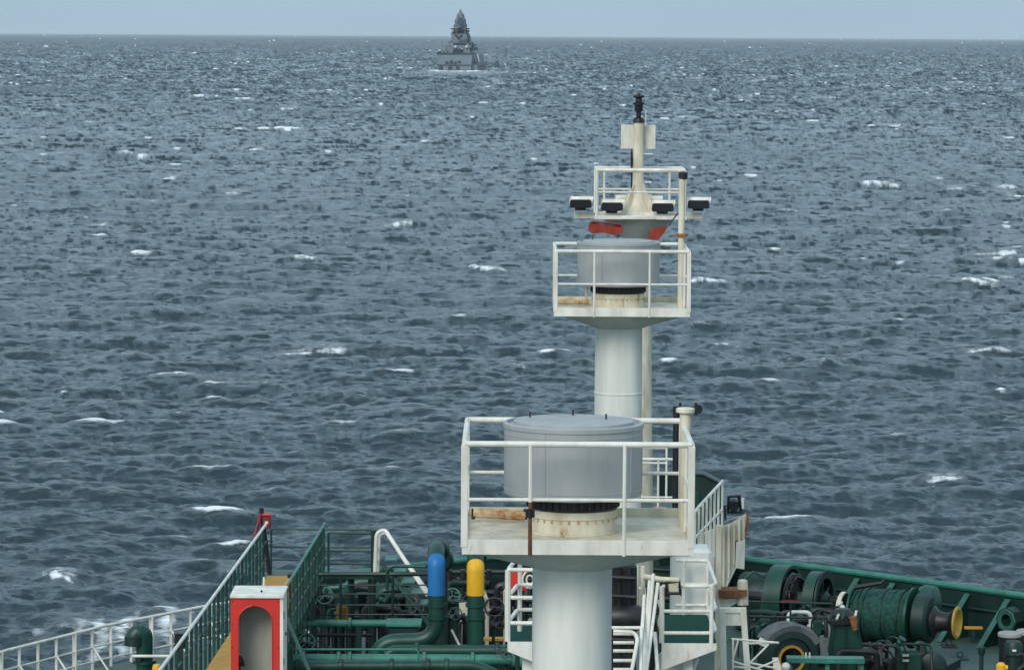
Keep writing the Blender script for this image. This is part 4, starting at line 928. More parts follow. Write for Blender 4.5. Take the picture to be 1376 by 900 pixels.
t = thing('shade_slab', 'low black painted-shade tray under the port pipework', 'slab', (P(490, 860, 76).x, 76, ZD))  # added black slab, stands in for the deck's shade under the pipework
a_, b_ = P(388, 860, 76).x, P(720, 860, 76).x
obj('slab', B(((a_ + b_)/2, 76, ZD + .12), (b_ - a_, 5.2, .24)), BLACK, t)
for k in range(5): obj('slab_strip', B((a_ + (b_ - a_)*(k + .5)/5, 76, ZD + .27), (.04, 5.1, .10)), GREASE, t)
def clutter(name, label, cat, x0, x1, y0, y1, D0, D1, n, seed, mats):
    rr = random.Random(seed); c = P((x0 + x1)/2, y1, (D0 + D1)/2); t = thing(name, label, cat, (c.x, c.y, ZD))
    for k in range(n):
        D = rr.uniform(D0, D1); px = rr.uniform(x0, x1); py = rr.uniform(y0, y1 - 6); p = P(px, py, D); m = rr.choice(mats); kind = rr.random()
        if kind < .35:
            r = rr.choice((.03, .045, .07)); w_ = rr.uniform(.3, .9) * rr.choice((-1, 1))
            obj('pipe', T(bend([(p.x, D, ZD + .2), p, p + Vector((w_, 0, 0)), p + Vector((w_, -.2, -rr.uniform(.2, .6)))], .14), r, 8), m, t)
            obj('flange', MB().lathe((p.x, D, p.z - .3), [(r, -.02), (r + .04, -.02), (r + .04, .02), (r, .02)], 12), m, t)
        elif kind < .6:
            obj('valve_body', MB().lathe(p, [(0, -.12), (.09, -.12), (.09, -.09), (.05, -.06), (.07, 0), (.05, .06), (.09, .09), (.09, .12), (0, .12)], 12, axis=(rr.uniform(-1, 1), rr.uniform(-.4, .4), rr.uniform(-.3, 1))), m, t)
            obj('stem', T([p, (p.x, p.y, ZD + .2)], .03, 6), m, t)
        elif kind < .8:
            obj('bracket', MB().prism([p, p + Vector((.22, 0, .02)), p + Vector((.18, 0, -.25)), p + Vector((.02, 0, -.35))], (0, .05, 0)), m, t); obj('leg', T([p + Vector((.05, .02, -.2)), (p.x + .05, p.y + .02, ZD + .2)], .03, 6), m, t)
        else:
            q = p + Vector((rr.uniform(-.7, .7), rr.uniform(-.3, .3), rr.uniform(-.2, .3))); obj('hose', T(bend([(p.x, D, ZD + .2), p, p.lerp(q, .5) + Vector((0, 0, .15)), q, (q.x, q.y, ZD + .2)], .25), .022, 6), m, t)
    return t
clutter('port_manifold', 'dense tangle of dark pipes and valves between the walkway and the blue banded pipe', 'pipework', 395, 580, 790, 850, 75.5, 79, 46, 3, [BLACK, GREASE, DKGREEN, GREEN, MIDGREEN, BLACK])
clutter('centre_manifold', 'tangle of dark valves and hoses between the banded pipes and the left landing', 'pipework', 600, 712, 772, 850, 75, 79, 38, 8, [BLACK, GREASE, GREASE, DKGREEN, CREAM, BLACK])
clutter('windlass_fittings', 'jumble of small dark hydraulic fittings low in front of the anchor windlass', 'fittings', 1005, 1135, 815, 870, 77.6, 79.5, 40, 5, [BLACK, GREASE, DKGREEN, GREEN, MIDGREEN, COLUMN])
clutter('winch_fittings', 'small dark fittings and hoses at the foot of the big mooring winch', 'fittings', 1150, 1225, 862, 895, 76.4, 77.4, 16, 9, [BLACK, GREASE, DKGREEN, GREEN])
clutter('gap_machinery', 'dark fittings glimpsed between the ladder and the right hand landing', 'fittings', 826, 895, 775, 850, 72, 74.5, 24, 12, [BLACK, GREASE, BLACK, DKGREEN])
# ================================================================== WINCHES
def dirv(deg): return Vector((math.cos(R(deg)), -math.sin(R(deg)), 0))
def disc(m, c, ax, r0, r1, w, n=40):    # solid ring
    return m.lathe(c, [(r0, -w/2), (r1, -w/2), (r1, w/2), (r0, w/2), (r0, -w/2)], n, axis=ax)
# rope winch (starboard)
Dw = 79.0; ax = dirv(24); cw = P(1188, 827, Dw)
t = thing('mooring_winch', 'big green mooring winch with yellow mouthed warping head on the right of the bow deck', 'winch', (cw.x, Dw, ZD))
L_ = .64; r_ = .60
prof = []
for k in range(25):
    h = -L_ + 2*L_*k/24; prof.append((r_ + rnd.uniform(-.012, .014) - .03*abs(h/L_)**3, h))
obj('rope_drum', MB().lathe(cw, [(0, -L_)] + prof + [(0, L_)], 48, axis=ax), ROPE, t)
for s_, rr_ in ((-1, .66), (1, .68)): obj('drum_flange', disc(MB(), cw + ax*s_*(L_ + .03), ax, .05, rr_, .05), GREEN, t)
# tarpaulin lashings as thin hoops
for h in (-.50, -.36, .10, .47): obj('lashing', disc(MB(), cw + ax*h, (ax + Vector((0, 0, rnd.uniform(-.06, .06)))).normalized(), .59, .625, .02), DKGREEN, t)
for k in range(26):      # loose folds and turns of the covered rope
    a0 = rnd.uniform(0, 2*PI); h0 = rnd.uniform(-.55, .5); dh = rnd.uniform(-.10, .10); u_, v_ = Vector((0, 0, 1)), ax.cross(Vector((0, 0, 1))); ln = rnd.uniform(.6, 1.6)
    obj('rope_turn', T([cw + ax*(h0 + dh*j/8) + (u_*math.cos(a0 + ln*j/8) + v_*math.sin(a0 + ln*j/8))*(.605 + .012*math.sin(j + k)) for j in range(9)], .020, 6), ROPE, t)
g = cw + ax*(L_ + .30)
obj('gear_case', MB().lathe(g, [(0, -.2), (.50, -.2), (.56, -.15), (.56, .12), (.5, .18), (0, .2)], 32, axis=ax), DKGREEN, t)
obj('gear_case_top', MB().lathe(g + Vector((.12, .35, .28)), [(0, -.2), (.36, -.2), (.42, -.1), (.40, .16), (.3, .22), (0, .24)], 26, axis=ax), GREEN, t)
wh = g + ax*.2 + Vector((0, 0, -.03))
obj('warping_head', MB().lathe(wh, [(.34, 0), (.34, .03), (.24, .12), (.20, .28), (.22, .40), (.33, .52), (.345, .55), (.33, .57)], 32, axis=ax), GREASE, t)
obj('warping_mouth', MB().lathe(wh, [(.355, .53), (.36, .57), (.30, .585), (.2, .5), (.10, .42), (0, .40)], 32, axis=ax), mat('mustard_paint', (.50, .30, .03), .55, .2, 6, rust=.45, stain=(.16, .09, .03)), t)
for s_ in (-.85, .80):
    q = cw + ax*s_; obj('bearing_stand', MB().prism([q + Vector((-.0, -.5, -q.z + ZD)), q + Vector((0, .5, -q.z + ZD)), q + Vector((0, .16, .1)), q + Vector((0, -.16, .1))], ax*.12), GREASE, t)
q = cw - ax*.95; obj('brake_band', disc(MB(), q, ax, .44, .475, .10), CREAM, t); obj('brake_wheel', MB().lathe(q, [(0, -.06), (.42, -.06), (.42, .06), (0, .06)], 28, axis=ax), GREASE, t)
obj('shaft', T([cw - ax*1.7, g], .09, 12), GREASE, t)
obj('control_box', B(P(1222, 888, Dw - 1.6), (.5, .4, .42)), GREEN, t); obj('box_plate', B(P(1217, 880, Dw - 1.85), (.14, .02, .05)), WHITE, t); obj('box_plate', B(P(1217, 887, Dw - 1.85), (.14, .02, .05)), WHITE, t)
obj('motor', MB().lathe(P(1252, 893, Dw - .8), [(0, -.35), (.27, -.35), (.3, -.25), (.3, .3), (.2, .35), (0, .35)], 22, axis=(0, -1, .1)), DKGREEN, t)
obj('hydraulic_pipe', T(bend([P(1228, 868, Dw - 1), P(1232, 862, Dw - 1), P(1242, 862, Dw - 1), P(1246, 880, Dw - 1)], .15), .03, 8), GREEN, t)
obj('top_lever', T([P(1148, 789, Dw - .5), P(1184, 783, Dw - .5), P(1188, 778, Dw - .5)], [.06, .04, .02], 8), BLACK, t)
obj('skid', B((cw.x, Dw, ZD + .1), (3.2, 1.3, .2), rz=R(-24)), DKGREEN, t)
t2 = thing('fairlead_post', 'tiny brown rusty fitting on the bulwark cap above the big winch', 'fitting', P(1190, 784, 85.2)); obj('body', MB().lathe(P(1190, 778, 85.6), [(.07, -.12), (.06, .0), (.1, .02), (.04, .14), (0, .15)], 10), RUST, t2); obj('foot', B(P(1190, 785, 85.6), (.22, .12, .04)), GREASE, t2)

# windlass with two chain guard hoops
Dh = 81.0; ax = dirv(26)
ch = P(1052, 803, Dh)
t = thing('anchor_windlass', 'dark green anchor windlass with two tall hoop shaped chain wheel guards', 'windlass', (ch.x, Dh, ZD))
def hoop(c, rO, rI, wd, nm, m, m2, a0=0, a1=2*PI):
    mb = MB(); mb.lathe(c, [(rI, -wd/2), (rO, -wd/2), (rO, wd/2), (rI, wd/2), (rI, -wd/2)], 40, axis=ax, a0=a0, a1=a1); return obj(nm, mb, m, t)
hoop(ch, .76, .69, .42, 'guard_hoop', GREEN, None, -PI*.62, PI*.62)
obj('chain_wheel', MB().lathe(ch + ax*.1, [(0, -.18), (.55, -.18), (.60, -.12), (.45, 0), (.60, .12), (.55, .18), (0, .18)], 32, axis=ax), GREASE, t)
u_ = Vector((0, 0, 1)); v_ = ax.cross(u_)
for k in range(12):      # chain links over the wheel
    a = -PI*.45 + k*PI*.9/11; q = ch + ax*.30 + (u_*math.cos(a) + v_*math.sin(a))*.50
    tg = (-u_*math.sin(a) + v_*math.cos(a)); sd_ = ax if k % 2 else (u_*math.cos(a) + v_*math.sin(a))
    obj('chain_link', T([q + tg*math.cos(j*PI/5)*.12 + sd_*math.sin(j*PI/5)*.07 for j in range(11)], .028, 6, cap=False), GREASE, t)
c2 = P(1098, 805, Dh - .7)
obj('second_hoop', disc(MB(), c2, ax, .58, .64, .26), GREEN, t)
obj('second_flange', disc(MB(), c2 + ax*.19, ax, .50, .67, .04), DKGREEN, t)
obj('brake_disc', MB().lathe(c2, [(0, -.1), (.57, -.1), (.57, -.02), (.2, .0), (.2, .1), (0, .1)], 32, axis=ax), BLACK, t)
obj('hub', MB().lathe(c2, [(.2, 0), (.2, .22), (.12, .3), (0, .3)], 20, axis=ax), DKGREEN, t)
for k in range(6):
    a = k*PI/3; obj('spoke', T([c2 + ax*.12, c2 + ax*.12 + (u_*math.cos(a) + v_*math.sin(a))*.56], .035, 6), DKGREEN, t)
obj('shaft', T([ch - ax*.8, c2 + ax*1.1], .12, 14), GREASE, t)
for q in (ch - ax*.55, c2 - ax*.5, c2 + ax*.6): obj('bearing_stand', MB().prism([Vector((q.x, q.y - .55, ZD)), Vector((q.x, q.y + .55, ZD)), q + Vector((0, .2, .12)), q + Vector((0, -.2, .12))], ax*.14), DKGREEN, t)
obj('gearbox', B((ch.x + .1, Dh - .2, ZD + .45), (1.8, 1.2, .8), rz=R(-26)), DKGREEN, t)
obj('red_plate', B(P(1062, 808, Dh - .9), (.42, .3, .04)), DKRED, t)
t = thing('stem_winch', 'dark green rounded winch housing at the bow, left of the chain wheel guards', 'winch', (P(1018, 800, 84).x, 84, ZD))
q = P(1017, 800, 84); obj('housing', MB().lathe(q, [(0, -.4), (.5, -.4), (.56, -.3), (.56, .3), (.5, .4), (0, .4)], 26, axis=(1, -.3, 0)), DKGREEN, t)
obj('base', B((q.x, 84, (ZD + q.z)/2), (1., .9, q.z - ZD)), DKGREEN, t); obj('lever', T([P(1000, 778, 83.4), P(1012, 768, 83.4), P(1028, 775, 83.4), P(1032, 768, 83.4)], .03, 6), GREEN, t)
# near wheel with canvas cover
Dn = 75.5; cn = P(1060, 884, Dn); an = Vector((.28, -1, .05)).normalized()
t = thing('chain_stopper_wheel', 'large dark wheel with yellow hub ring under a grey canvas hood near the trestle', 'wheel', (cn.x, Dn, ZD))
obj('tyre', MB().lathe(cn, [(.30, -.2), (.58, -.22), (.66, -.15), (.66, .12), (.6, .2), (.46, .22), (.44, .14), (.30, .14)], 44, axis=an), DKGREEN, t)
obj('inner_dish', MB().lathe(cn, [(0, .02), (.2, .02), (.44, .10), (.45, .12)], 36, axis=an), BLACK, t)
obj('hub_ring', disc(MB(), cn + an*.16, an, .245, .30, .05), WALKY, t); obj('hub', MB().lathe(cn, [(0, .2), (.1, .2), (.14, .1), (.14, 0)], 18, axis=an), GREASE, t)
obj('canvas_hood', MB().lathe(cn, [(.60, .20), (.72, .24), (.77, .1), (.77, -.3), (.70, -.4)], 30, axis=an, a0=-PI*.34, a1=PI*.30), GREYC, t)
obj('fender', MB().lathe(cn, [(.66, .24), (.82, .22), (.84, .1)], 30, axis=an, a0=-PI*.55, a1=-PI*.36), GREYC, t); obj('fender', MB().lathe(cn, [(.66, .24), (.82, .22), (.84, .1)], 30, axis=an, a0=PI*.30, a1=PI*.36), COLUMN, t)
obj('stand', B((cn.x, Dn + .1, (ZD + cn.z)/2 - .2), (.9, .4, max(.3, cn.z - ZD - .3))), DKGREEN, t)
# conical green pedestal (brake gear) in front
Dq = 77.0; q = P(1139, 842, Dq)
t = thing('green_pedestal', 'tapered green pedestal with cluttered dark top between wheel and big winch', 'pedestal', (q.x, Dq, ZD))
obj('body', MB().prism([P(1122, 840, Dq - .3), P(1152, 840, Dq - .3), P(1166, 905, Dq - .3), P(1112, 905, Dq - .3)], (0, .7, 0)), GREEN, t)
for x0_, x1_ in ((1122, 1112), (1137, 1137), (1152, 1166)): obj('stiffener', T([P(x0_, 840, Dq - .32), P(x1_, 905, Dq - .32)], .025, 6), GREEN, t)
obj('top_plate', MB().prism([P(1114, 834, Dq - .45), P(1148, 832, Dq - .45), P(1150, 838, Dq - .45), P(1116, 840, Dq - .45)], (0, .9, 0)), BLACK, t)
obj('cover', MB().lathe(P(1132, 826, Dq), [(0, .16), (.15, .14), (.27, .02), (.29, -.1), (0, -.1)], 20), GREASE, t)
for k in range(5): obj('fitting', T([P(1116 + k*8, 832, Dq - .4), P(1119 + k*8, 820 + (k % 2)*5, Dq - .3)], .03, 6), (GREASE, CREAM, GREEN)[k % 3], t)
obj('orange_stub', T([P(1149, 846, Dq - .5), P(1146, 828, Dq - .5)], [.06, .09], 10), RUST, t)
# guard rail in front of windlass
rails('windlass_guard', 'thin dark rail running in front of the anchor windlass guards', [P(1006, 845, 77.5), P(1118, 848, 77.5)], [(846-y)/F*77.5 for y in (808, 828)], .022, .026, DKGREEN, sp=.9)
# lightly painted teal bar table
t = thing('teal_bench', 'bright sea green steel bench frame along the bottom edge', 'bench', P(1110, 905, 72))
obj('top_bar', MB().prism([P(1058, 884, 72), P(1162, 885, 72), P(1162, 891, 72), P(1058, 890, 72)], (0, .35, 0)), LTGREEN, t)
for x_ in (1062, 1112, 1158): q = P(x_, 892, 72.1); obj('leg', B((q.x, 72.15, (q.z + ZD)/2), (.09, .09, q.z - ZD)), LTGREEN, t)
for x_ in (1083, 1088): obj('peg', T([P(x_, 884, 72.1), P(x_, 876, 72.1)], .018, 6), COLUMN, t)
t = thing('round_lamp', 'small white round lamp at the bottom edge left of the sea green bench', 'lamp', P(1054, 900, 71)); obj('globe', MB().lathe(P(1056, 895, 71), [(0, -.09), (.07, -.06), (.09, 0), (.07, .06), (0, .09)], 16), WHITE, t); obj('arm', T([P(1050, 902, 71), P(1062, 888, 71)], .02, 6), GREASE, t)

# ================================================================== RIGHT SIDE DECK FITTINGS
a_, nn_, dd_ = None, None, None
cf = P(1358, 832, 81.5)
t = thing('mooring_chock', 'octagonal steel mooring chock set in the bulwark at the right edge', 'chock', (cf.x, 81.5, ZD)); axf = Vector((.72, .69, 0))
obj('ring', MB().lathe(cf, [(.17, -.16), (.30, -.16), (.30, .12), (.17, .12), (.17, -.16)], 8, axis=axf), DKGREEN, t)
obj('lip', MB().lathe(cf - axf*.165, [(.15, 0), (.25, -.02), (.27, 0), (.22, .015)], 8, axis=axf), MIDGREEN, t)
obj('base', B((cf.x, 81.5, (ZD + cf.z - .28)/2), (.5, .3, max(.1, cf.z - .28 - ZD)), rz=R(-44)), DKGREEN, t)
def bollard(label, px, ytop, D, r):
    c = P(px, ytop, D); t = thing('bollard', label, 'bollard', (c.x, D, ZD), 'black bollards')
    obj('barrel', MB().lathe((c.x, D, 0), [(r*1.1, ZD), (r, ZD + .05), (r, c.z - .10)], 22), BLACK, t); obj('cap', MB().lathe((c.x, D, c.z), [(r, -.10), (r*1.15, -.08), (r*1.15, -.02), (r*1.05, 0), (0, .01)], 22), mat('bollard_cap', (.30, .30, .28), .6, .1, 5), t)
bollard('black bollard with a pale worn cap near the right edge, left of the pair', 1357, 849, 74.5, .22)
bollard('black bollard with a pale cap cut by the right edge of the photograph', 1381, 846, 75.5, .22)
t = thing('green_mushroom_vent', 'green mushroom shaped vent between the bollards at the right edge', 'vent', (P(1362, 880, 73).x, 73, ZD)); c = P(1362, 865, 73)
obj('head', MB().lathe(c, [(.14, -.25), (.19, -.22), (.19, -.02), (.15, .06), (0, .1)], 20), DKGREEN, t); obj('stem', T([(c.x, 73, ZD), (c.x, 73, c.z - .2)], .15, 14), DKGREEN, t); obj('label_plate', B(c + Vector((-.01, -.19, -.1)), (.08, .02, .04)), WHITE, t)
t = thing('green_standpipe', 'slim dark green standpipe with rounded head on the open deck', 'standpipe', (P(1319, 880, 74).x, 74, ZD)); c = P(1319, 872, 74)
obj('stem', T([(c.x, 74, ZD), (c.x, 74, c.z)], .045, 10), DKGREEN, t); obj('head', MB().lathe(c, [(.05, -.12), (.075, -.08), (.075, .04), (.04, .09), (0, .1)], 14), DKGREEN, t)
t = thing('yellow_hydrant', 'yellow capped hydrant on the deck at the bottom right', 'hydrant', (P(1345, 893, 72).x, 72, ZD)); c = P(1345, 893, 72)
obj('body', MB().lathe(c, [(.08, -.3), (.1, -.1), (.1, .0), (.06, .05), (0, .06)], 14), YELLOW, t); obj('side_outlet', T([c + Vector((0, 0, -.05)), c + Vector((.14, -.02, -.05))], .05, 10), YELLOW, t); obj('stem', T([(c.x, 72, ZD), (c.x, 72, c.z - .28)], .06, 10), YELLOW, t)
t = thing('black_pipe_fitting', 'curved black pipe fitting at the lower right corner', 'pipe', P(1374, 893, 72.5)); obj('pipe', T(bend([P(1366, 880, 72.5), P(1374, 878, 72.5), P(1378, 892, 72.5), P(1368, 900, 72.5)], .15), .045, 10), BLACK, t); obj('foot', T([P(1368, 900, 72.5), (P(1368, 900, 72.5).x, 72.5, ZD)], .045, 8), BLACK, t)
t = thing('brass_strip', 'small pale gold wooden chock lying among the bulwark braces', 'chock', P(1308, 845, 82.2)); q = P(1308, 843, 82.2); obj('block', B(q, (.42, .16, .05)), WALKY, t); obj('support', B((q.x, q.y, (q.z + ZD)/2 - .02), (.1, .1, q.z - ZD - .03)), DKGREEN, t)

# deck clutter: drains, pads, eye plates near the starboard side
for i, (x_, y_, lb) in enumerate(((1290, 884, 'flat rusty deck plate left of the slim standpipe'), (1275, 868, 'small dark eye plate nearest the bulwark braces'))):
    q = Z(x_, y_, ZD); t = thing('deck_plate', lb, 'plate', q); obj('plate', B(q + Vector((0, 0, .012)), (.34, .5, .02)), GREASE if i else DKGREEN, t); obj('ring', T([q + Vector((math.cos(k*PI/5)*.07, 0, .03 + .06 + math.sin(k*PI/5)*.06)) for k in range(11)], .012, 6), GREASE, t)

# port winch behind guards
Dp = 79.5; ax = dirv(10); cp = P(510, 808, Dp)
t = thing('port_winch', 'green rope winch behind the guard rails on the port side', 'winch', (cp.x, Dp, ZD))
obj('rope_drum', MB().lathe(cp, [(0, -.5)] + [(.42 + .02*math.sin(k*2.3), -.5 + k/20) for k in range(21)] + [(0, .5)], 36, axis=ax), ROPE, t)
for s_ in (-.55, .55): obj('drum_flange', disc(MB(), cp + ax*s_, ax, .05, .52, .05), GREEN, t)
obj('elbow_duct', T(bend([P(468, 830, Dp), P(470, 785, Dp), P(500, 782, Dp)], .5, 8), .19, 16), GREEN, t)
obj('gear_case', MB().lathe(cp + ax*.85, [(0, -.2), (.36, -.2), (.4, -.1), (.4, .1), (.3, .2), (0, .2)], 24, axis=ax), DKGREEN, t)
for s_ in (-.7, .68): q = cp + ax*s_; obj('bearing_stand', MB().prism([Vector((q.x, q.y - .45, ZD)), Vector((q.x, q.y + .45, ZD)), q + Vector((0, .15, .1)), q + Vector((0, -.15, .1))], ax*.1), DKGREEN, t)
obj('pale_beam', T([P(428, 792, Dp - .6), P(468, 786, Dp - .6)], .06, 8), LTGREEN, t)
obj('motor', MB().lathe(P(440, 812, Dp), [(0, -.4), (.22, -.4), (.26, -.3), (.26, .3), (.2, .4), (0, .4)], 20, axis=(1, 0, 0)), GREASE, t)
obj('skid', B((cp.x, Dp, ZD + .08), (3, 1.2, .16)), DKGREEN, t)
q = P(560, 800, 80.5); t = thing('stern_machine', 'dark angular windlass motor between port winch and blue banded pipe', 'motor', (q.x, 80.5, ZD))
obj('body', B((q.x, 80.5, ZD + .8), (.9, .8, 1.6)), DKGREEN, t); obj('cylinder', MB().lathe((q.x, 80.0, ZD + 1.7), [(0, -.4), (.28, -.4), (.3, 0), (.28, .4), (0, .4)], 20, axis=(1, .2, 0)), DKGREEN, t)
obj('pipe', T(bend([(q.x - .3, 79.9, ZD + .3), (q.x - .3, 79.9, ZD + 1.5), (q.x + .3, 79.9, ZD + 1.6)], .2), .06, 8), LTGREEN, t)

# ================================================================== WARSHIP
Df = 2215.0; sc = Df/F
def Q(px_, py_, dy=0): return P(px_, py_, Df + dy)
wl = 0.0
t = thing('warship', 'grey warship seen from astern near the horizon with tall pyramid mast', 'warship', (P(612, 97, Df).x, Df, 0))
k0 = P(612, 97, Df); x0 = k0.x
def X(px_, D=Df): return P(px_, 80, D).x
hd = Vector((.085, 1, 0))       # she heads slightly to the right
def block(name, xa, xb, ya, yb, d0, d1, m, taper=0, tz=None, par=None):
    D = Df + d0; a, b = P(xa, yb, D), P(xb, yb, D); zt = P((xa+xb)/2, ya, D).z; zb = max(P((xa+xb)/2, yb, D).z, -1)
    l = d1 - d0; tp = taper*(b.x - a.x)/2
    v = [Vector((a.x, D, zb)), Vector((b.x, D, zb)), Vector((b.x, D, zb)) + hd*l, Vector((a.x, D, zb)) + hd*l,
         Vector((a.x + tp, D + tp*.7, zt)), Vector((b.x - tp, D + tp*.7, zt)), Vector((b.x - tp, D - tp*.7, zt)) + hd*l, Vector((a.x + tp, D - tp*.7, zt)) + hd*l]
    return obj(name, MB().add(v, [[3, 2, 1, 0], [4, 5, 6, 7], [0, 1, 5, 4], [1, 2, 6, 5], [2, 3, 7, 6], [3, 0, 4, 7]]), m, par or t)
# hull: stations from transom to bow (half beam at deck, at waterline)
zd_ = P(610, 73, Df).z; xm = X(610.5); hb = (X(634.5) - X(586.5))/2
st = [(0, hb, hb*.9), (25, hb*1.02, hb*.94), (70, hb, hb*.88), (100, hb*.72, hb*.5), (118, hb*.38, hb*.18), (128, .2, .1)]
vs_ = []; 
for y_, a, b in st: c = Vector((xm, Df, 0)) + hd*y_; vs_ += [c + Vector((-b, 0, -2)), c + Vector((-a, 0, zd_)), c + Vector((a, 0, zd_)), c + Vector((b, 0, -2))]
fs = [[0, 1, 2, 3]]
for i in range(len(st) - 1):
    for j in range(3): fs.append([i*4 + j, (i+1)*4 + j, (i+1)*4 + j+1, i*4 + j+1])
hl = obj('hull', MB().add(vs_, fs), NAVY, t)
for cx in (592.5, 605, 615): obj('stern_port', MB().prism([Q(cx + dx_, 91.5 + dy_, -.5) for dx_, dy_ in ((-2.6, 2.2), (-2.8, 0), (-1.8, -2.1), (1.8, -2.1), (2.8, 0), (2.6, 2.2))], (0, 1.2, 0)), NAVYD, hl)
for (a, b, c, d) in ((598, 603, 82.5, 86), (604, 609, 81.5, 86), (610, 614, 83, 86), (615, 619.5, 82, 85)): obj('stern_opening', MB().prism([Q(a, d, -.5), Q(b, d, -.5), Q(b - .8, c, -.5), Q(a + .8, c, -.5)], (0, 1.2, 0)), NAVYD, hl)
obj('rubbing_strake', B(Q(610, 87.8, -.3), (sc*46, .6, sc*.9)), NAVYD, hl)
block('flight_deck_edge', 586, 635, 71.4, 73.2, -.6, 20, NAVYD)
block('hangar', 600, 632, 63, 73, 22, 50, NAVY, .06)
block('hangar_door', 609, 622, 66, 72.5, 21.4, 23, NAVYD)
block('deckhouse', 603, 630, 58, 64, 30, 60, NAVY, .12)
block('dark_gallery', 609, 626, 57.8, 60, 29.5, 31, NAVYD)
block('upper_deckhouse', 605, 628.5, 46, 58.5, 36, 62, NAVY, .2)
block('bridge_level', 606.5, 627, 39, 47, 42, 56, NAVY, .16)
# angular mast, slightly bulging sides
D = Df + 48; pf = [(10.2, 38), (9.6, 33.5), (8.9, 33.3), (8.3, 29), (8.6, 28.6), (7.4, 25), (6.6, 24.8), (5.6, 21), (5.9, 20.6), (4.0, 18), (3.0, 17.8), (2.2, 15.5), (1.0, 13.8)]
m = MB(); vs_ = []
for (w_, y_) in pf:
    zz = P(618.5, y_, D).z; c = Vector((X(618.5, D), D, zz)); a = w_*sc*.98
    for k in range(8): an_ = PI/8 + k*PI/4; vs_.append(c + Vector((math.cos(an_)*a, math.sin(an_)*a, 0)))
fs = [[i*8 + k, i*8 + (k+1) % 8, (i+1)*8 + (k+1) % 8, (i+1)*8 + k] for i in range(len(pf)-1) for k in range(8)]
pm = obj('pyramid_mast', m.add(vs_, fs), NAVY, t)
for (x_, y_, w_) in ((610.5, 35, 2.2), (626.5, 34, 2.4), (612, 29, 1.8), (625.5, 27.5, 1.6), (616, 23, 1.4), (621.5, 21.5, 1.4), (618, 31, 2.6)):
    q = P(x_, y_, D - 7); obj('sensor_box', B(q, (w_*sc, 2, w_*sc*.8)), NAVYD, pm)
obj('mast_panel', MB().prism([P(614, 33, D - 9), P(623, 33, D - 9), P(621, 24, D - 7), P(616, 24, D - 7)], (0, 1, 0)), NAVYD, pm)
obj('mast_tip', T([P(618.5, 19, D), P(618.5, 13, D)], [.9, .3], 8), NAVYD, pm)
obj('yardarm', B(P(618.5, 39, D - 8), (sc*26, 1, sc*1.6)), NAVYD, t); obj('mast_collar', B(P(618.5, 40, D - 7), (sc*7, 3, sc*4)), NAVYD, t)
for (x_, y_, r__) in ((609, 43, 1.8), (629, 42.5, 1.9), (630.5, 50, 1.7)): obj('antenna_dome', MB().lathe(P(x_, y_, D - 8), [(0, -r__*.5), (r__*.45, -r__*.3), (r__*.5, 0), (r__*.35, r__*.4), (0, r__*.5)], 12), NAVYD if x_ > 620 else NAVY, t)
obj('v_brace', T([P(612, 47, D - 16), P(616.5, 52, D - 16), P(621, 47, D - 16)], .8, 6), NAVYD, t)
for x_ in (612, 627): obj('satellite_dome', MB().lathe(P(x_, 63.5, Df + 21), [(0, -.9), (.8, -.5), (.95, 0), (.7, .7), (0, 1)], 12), NAVYL, t)
obj('stern_lamp', MB().lathe(P(620.5, 66, Df + 21), [(0, -.5), (.5, 0), (0, .5)], 10), NAVYL, t)
for x_, h in ((594.5, 52), (600, 49)): obj('whip_aerial', T([P(x_, 72, Df + 3), P(x_, h, Df + 3)], [.28, .1], 6), NAVY, t)
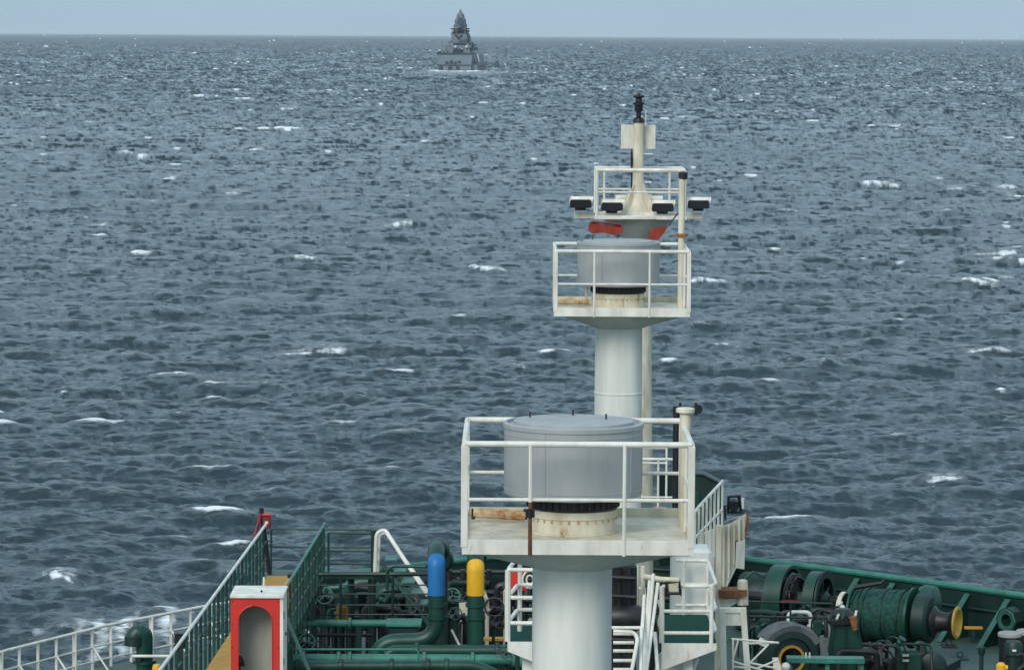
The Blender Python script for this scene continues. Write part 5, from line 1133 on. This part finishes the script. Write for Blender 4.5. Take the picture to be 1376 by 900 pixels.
# starboard quarter: gun platform, crane and open side
obj('side_gun', MB().lathe(P(634, 60, Df + 30), [(0, -2), (1.6, -2), (1.4, 0), (.7, 1.4), (0, 1.6)], 12), NAVYD, t); obj('gun_barrel', T([P(635, 60, Df + 30), P(640, 61, Df + 30)], .5, 6), NAVYD, t)
block('side_platform', 629, 640, 64, 68, 24, 34, NAVYD)
block('boat_bay', 631.5, 643.5, 73, 83.5, 14, 50, NAVY, .3)
for k, x_ in enumerate((633.5, 637, 641.5)): obj('pale_stanchion', T([P(x_, 73.5, Df + 13.5), P(x_ + 2.4, 84, Df + 13)], .55, 6), NAVYL, t)
for (a, b, c, d, e) in ((602, 606, 55, 60, 34), (626.5, 630.5, 52, 58, 34), (606, 609, 44, 48, 40), (625, 629, 45, 47.5, 41), (613, 616, 41.5, 44, 39), (621, 624, 49, 52, 38), (628, 633, 61.5, 64.5, 23), (588, 591.5, 68.8, 71.5, 2), (598, 601, 67, 71.5, 6)):
    block('deck_structure', a, b, c, d, e, e + 6, NAVYD if (a % 2) else NAVY)
for x_ in (610.5, 615, 622, 626.5): obj('sensor_pole', T([P(x_, 46, Df + 41), P(x_ + .3, 40.5, Df + 41)], .3, 6), NAVYD, t)
block('lower_side', 632, 645, 83.5, 88, 10, 60, NAVY, .05)
block('side_sponson', 632, 641, 87, 96, 4, 60, NAVY, .02)
block('port_bulge', 597, 604, 61, 72, 26, 40, NAVY, .1)
for x_ in (589, 590.5, 596.5): obj('deck_fitting', B(P(x_, 70.5, Df + 1), (sc*1.5, 1, sc*2.4)), NAVYD, t)

# ================================================================== HAZE
hz = MB(); hz.add([Vector((x, y, z)) for z in (-4.5, 52) for (x, y) in ((-61000, -61000), (61000, -61000), (61000, 61000), (-61000, 61000))],
                  [[3, 2, 1, 0], [4, 5, 6, 7], [0, 1, 5, 4], [1, 2, 6, 5], [2, 3, 7, 6], [3, 0, 4, 7]])
me = bpy.data.meshes.new('haze'); me.from_pydata(hz.v, [], hz.f); ho = bpy.data.objects.new('haze', me); C.objects.link(ho); ho['kind'] = 'stuff'
m = bpy.data.materials.new('haze_air'); m.use_nodes = True; tt = m.node_tree; tt.nodes.clear(); oo = tt.nodes.new('ShaderNodeOutputMaterial'); pv = tt.nodes.new('ShaderNodeVolumePrincipled')
pv.inputs['Color'].default_value = (.88, .95, 1.0, 1); pv.inputs['Density'].default_value = 2.6e-5; pv.inputs['Anisotropy'].default_value = 0
tt.links.new(pv.outputs[0], oo.inputs['Volume']); me.materials.append(m)
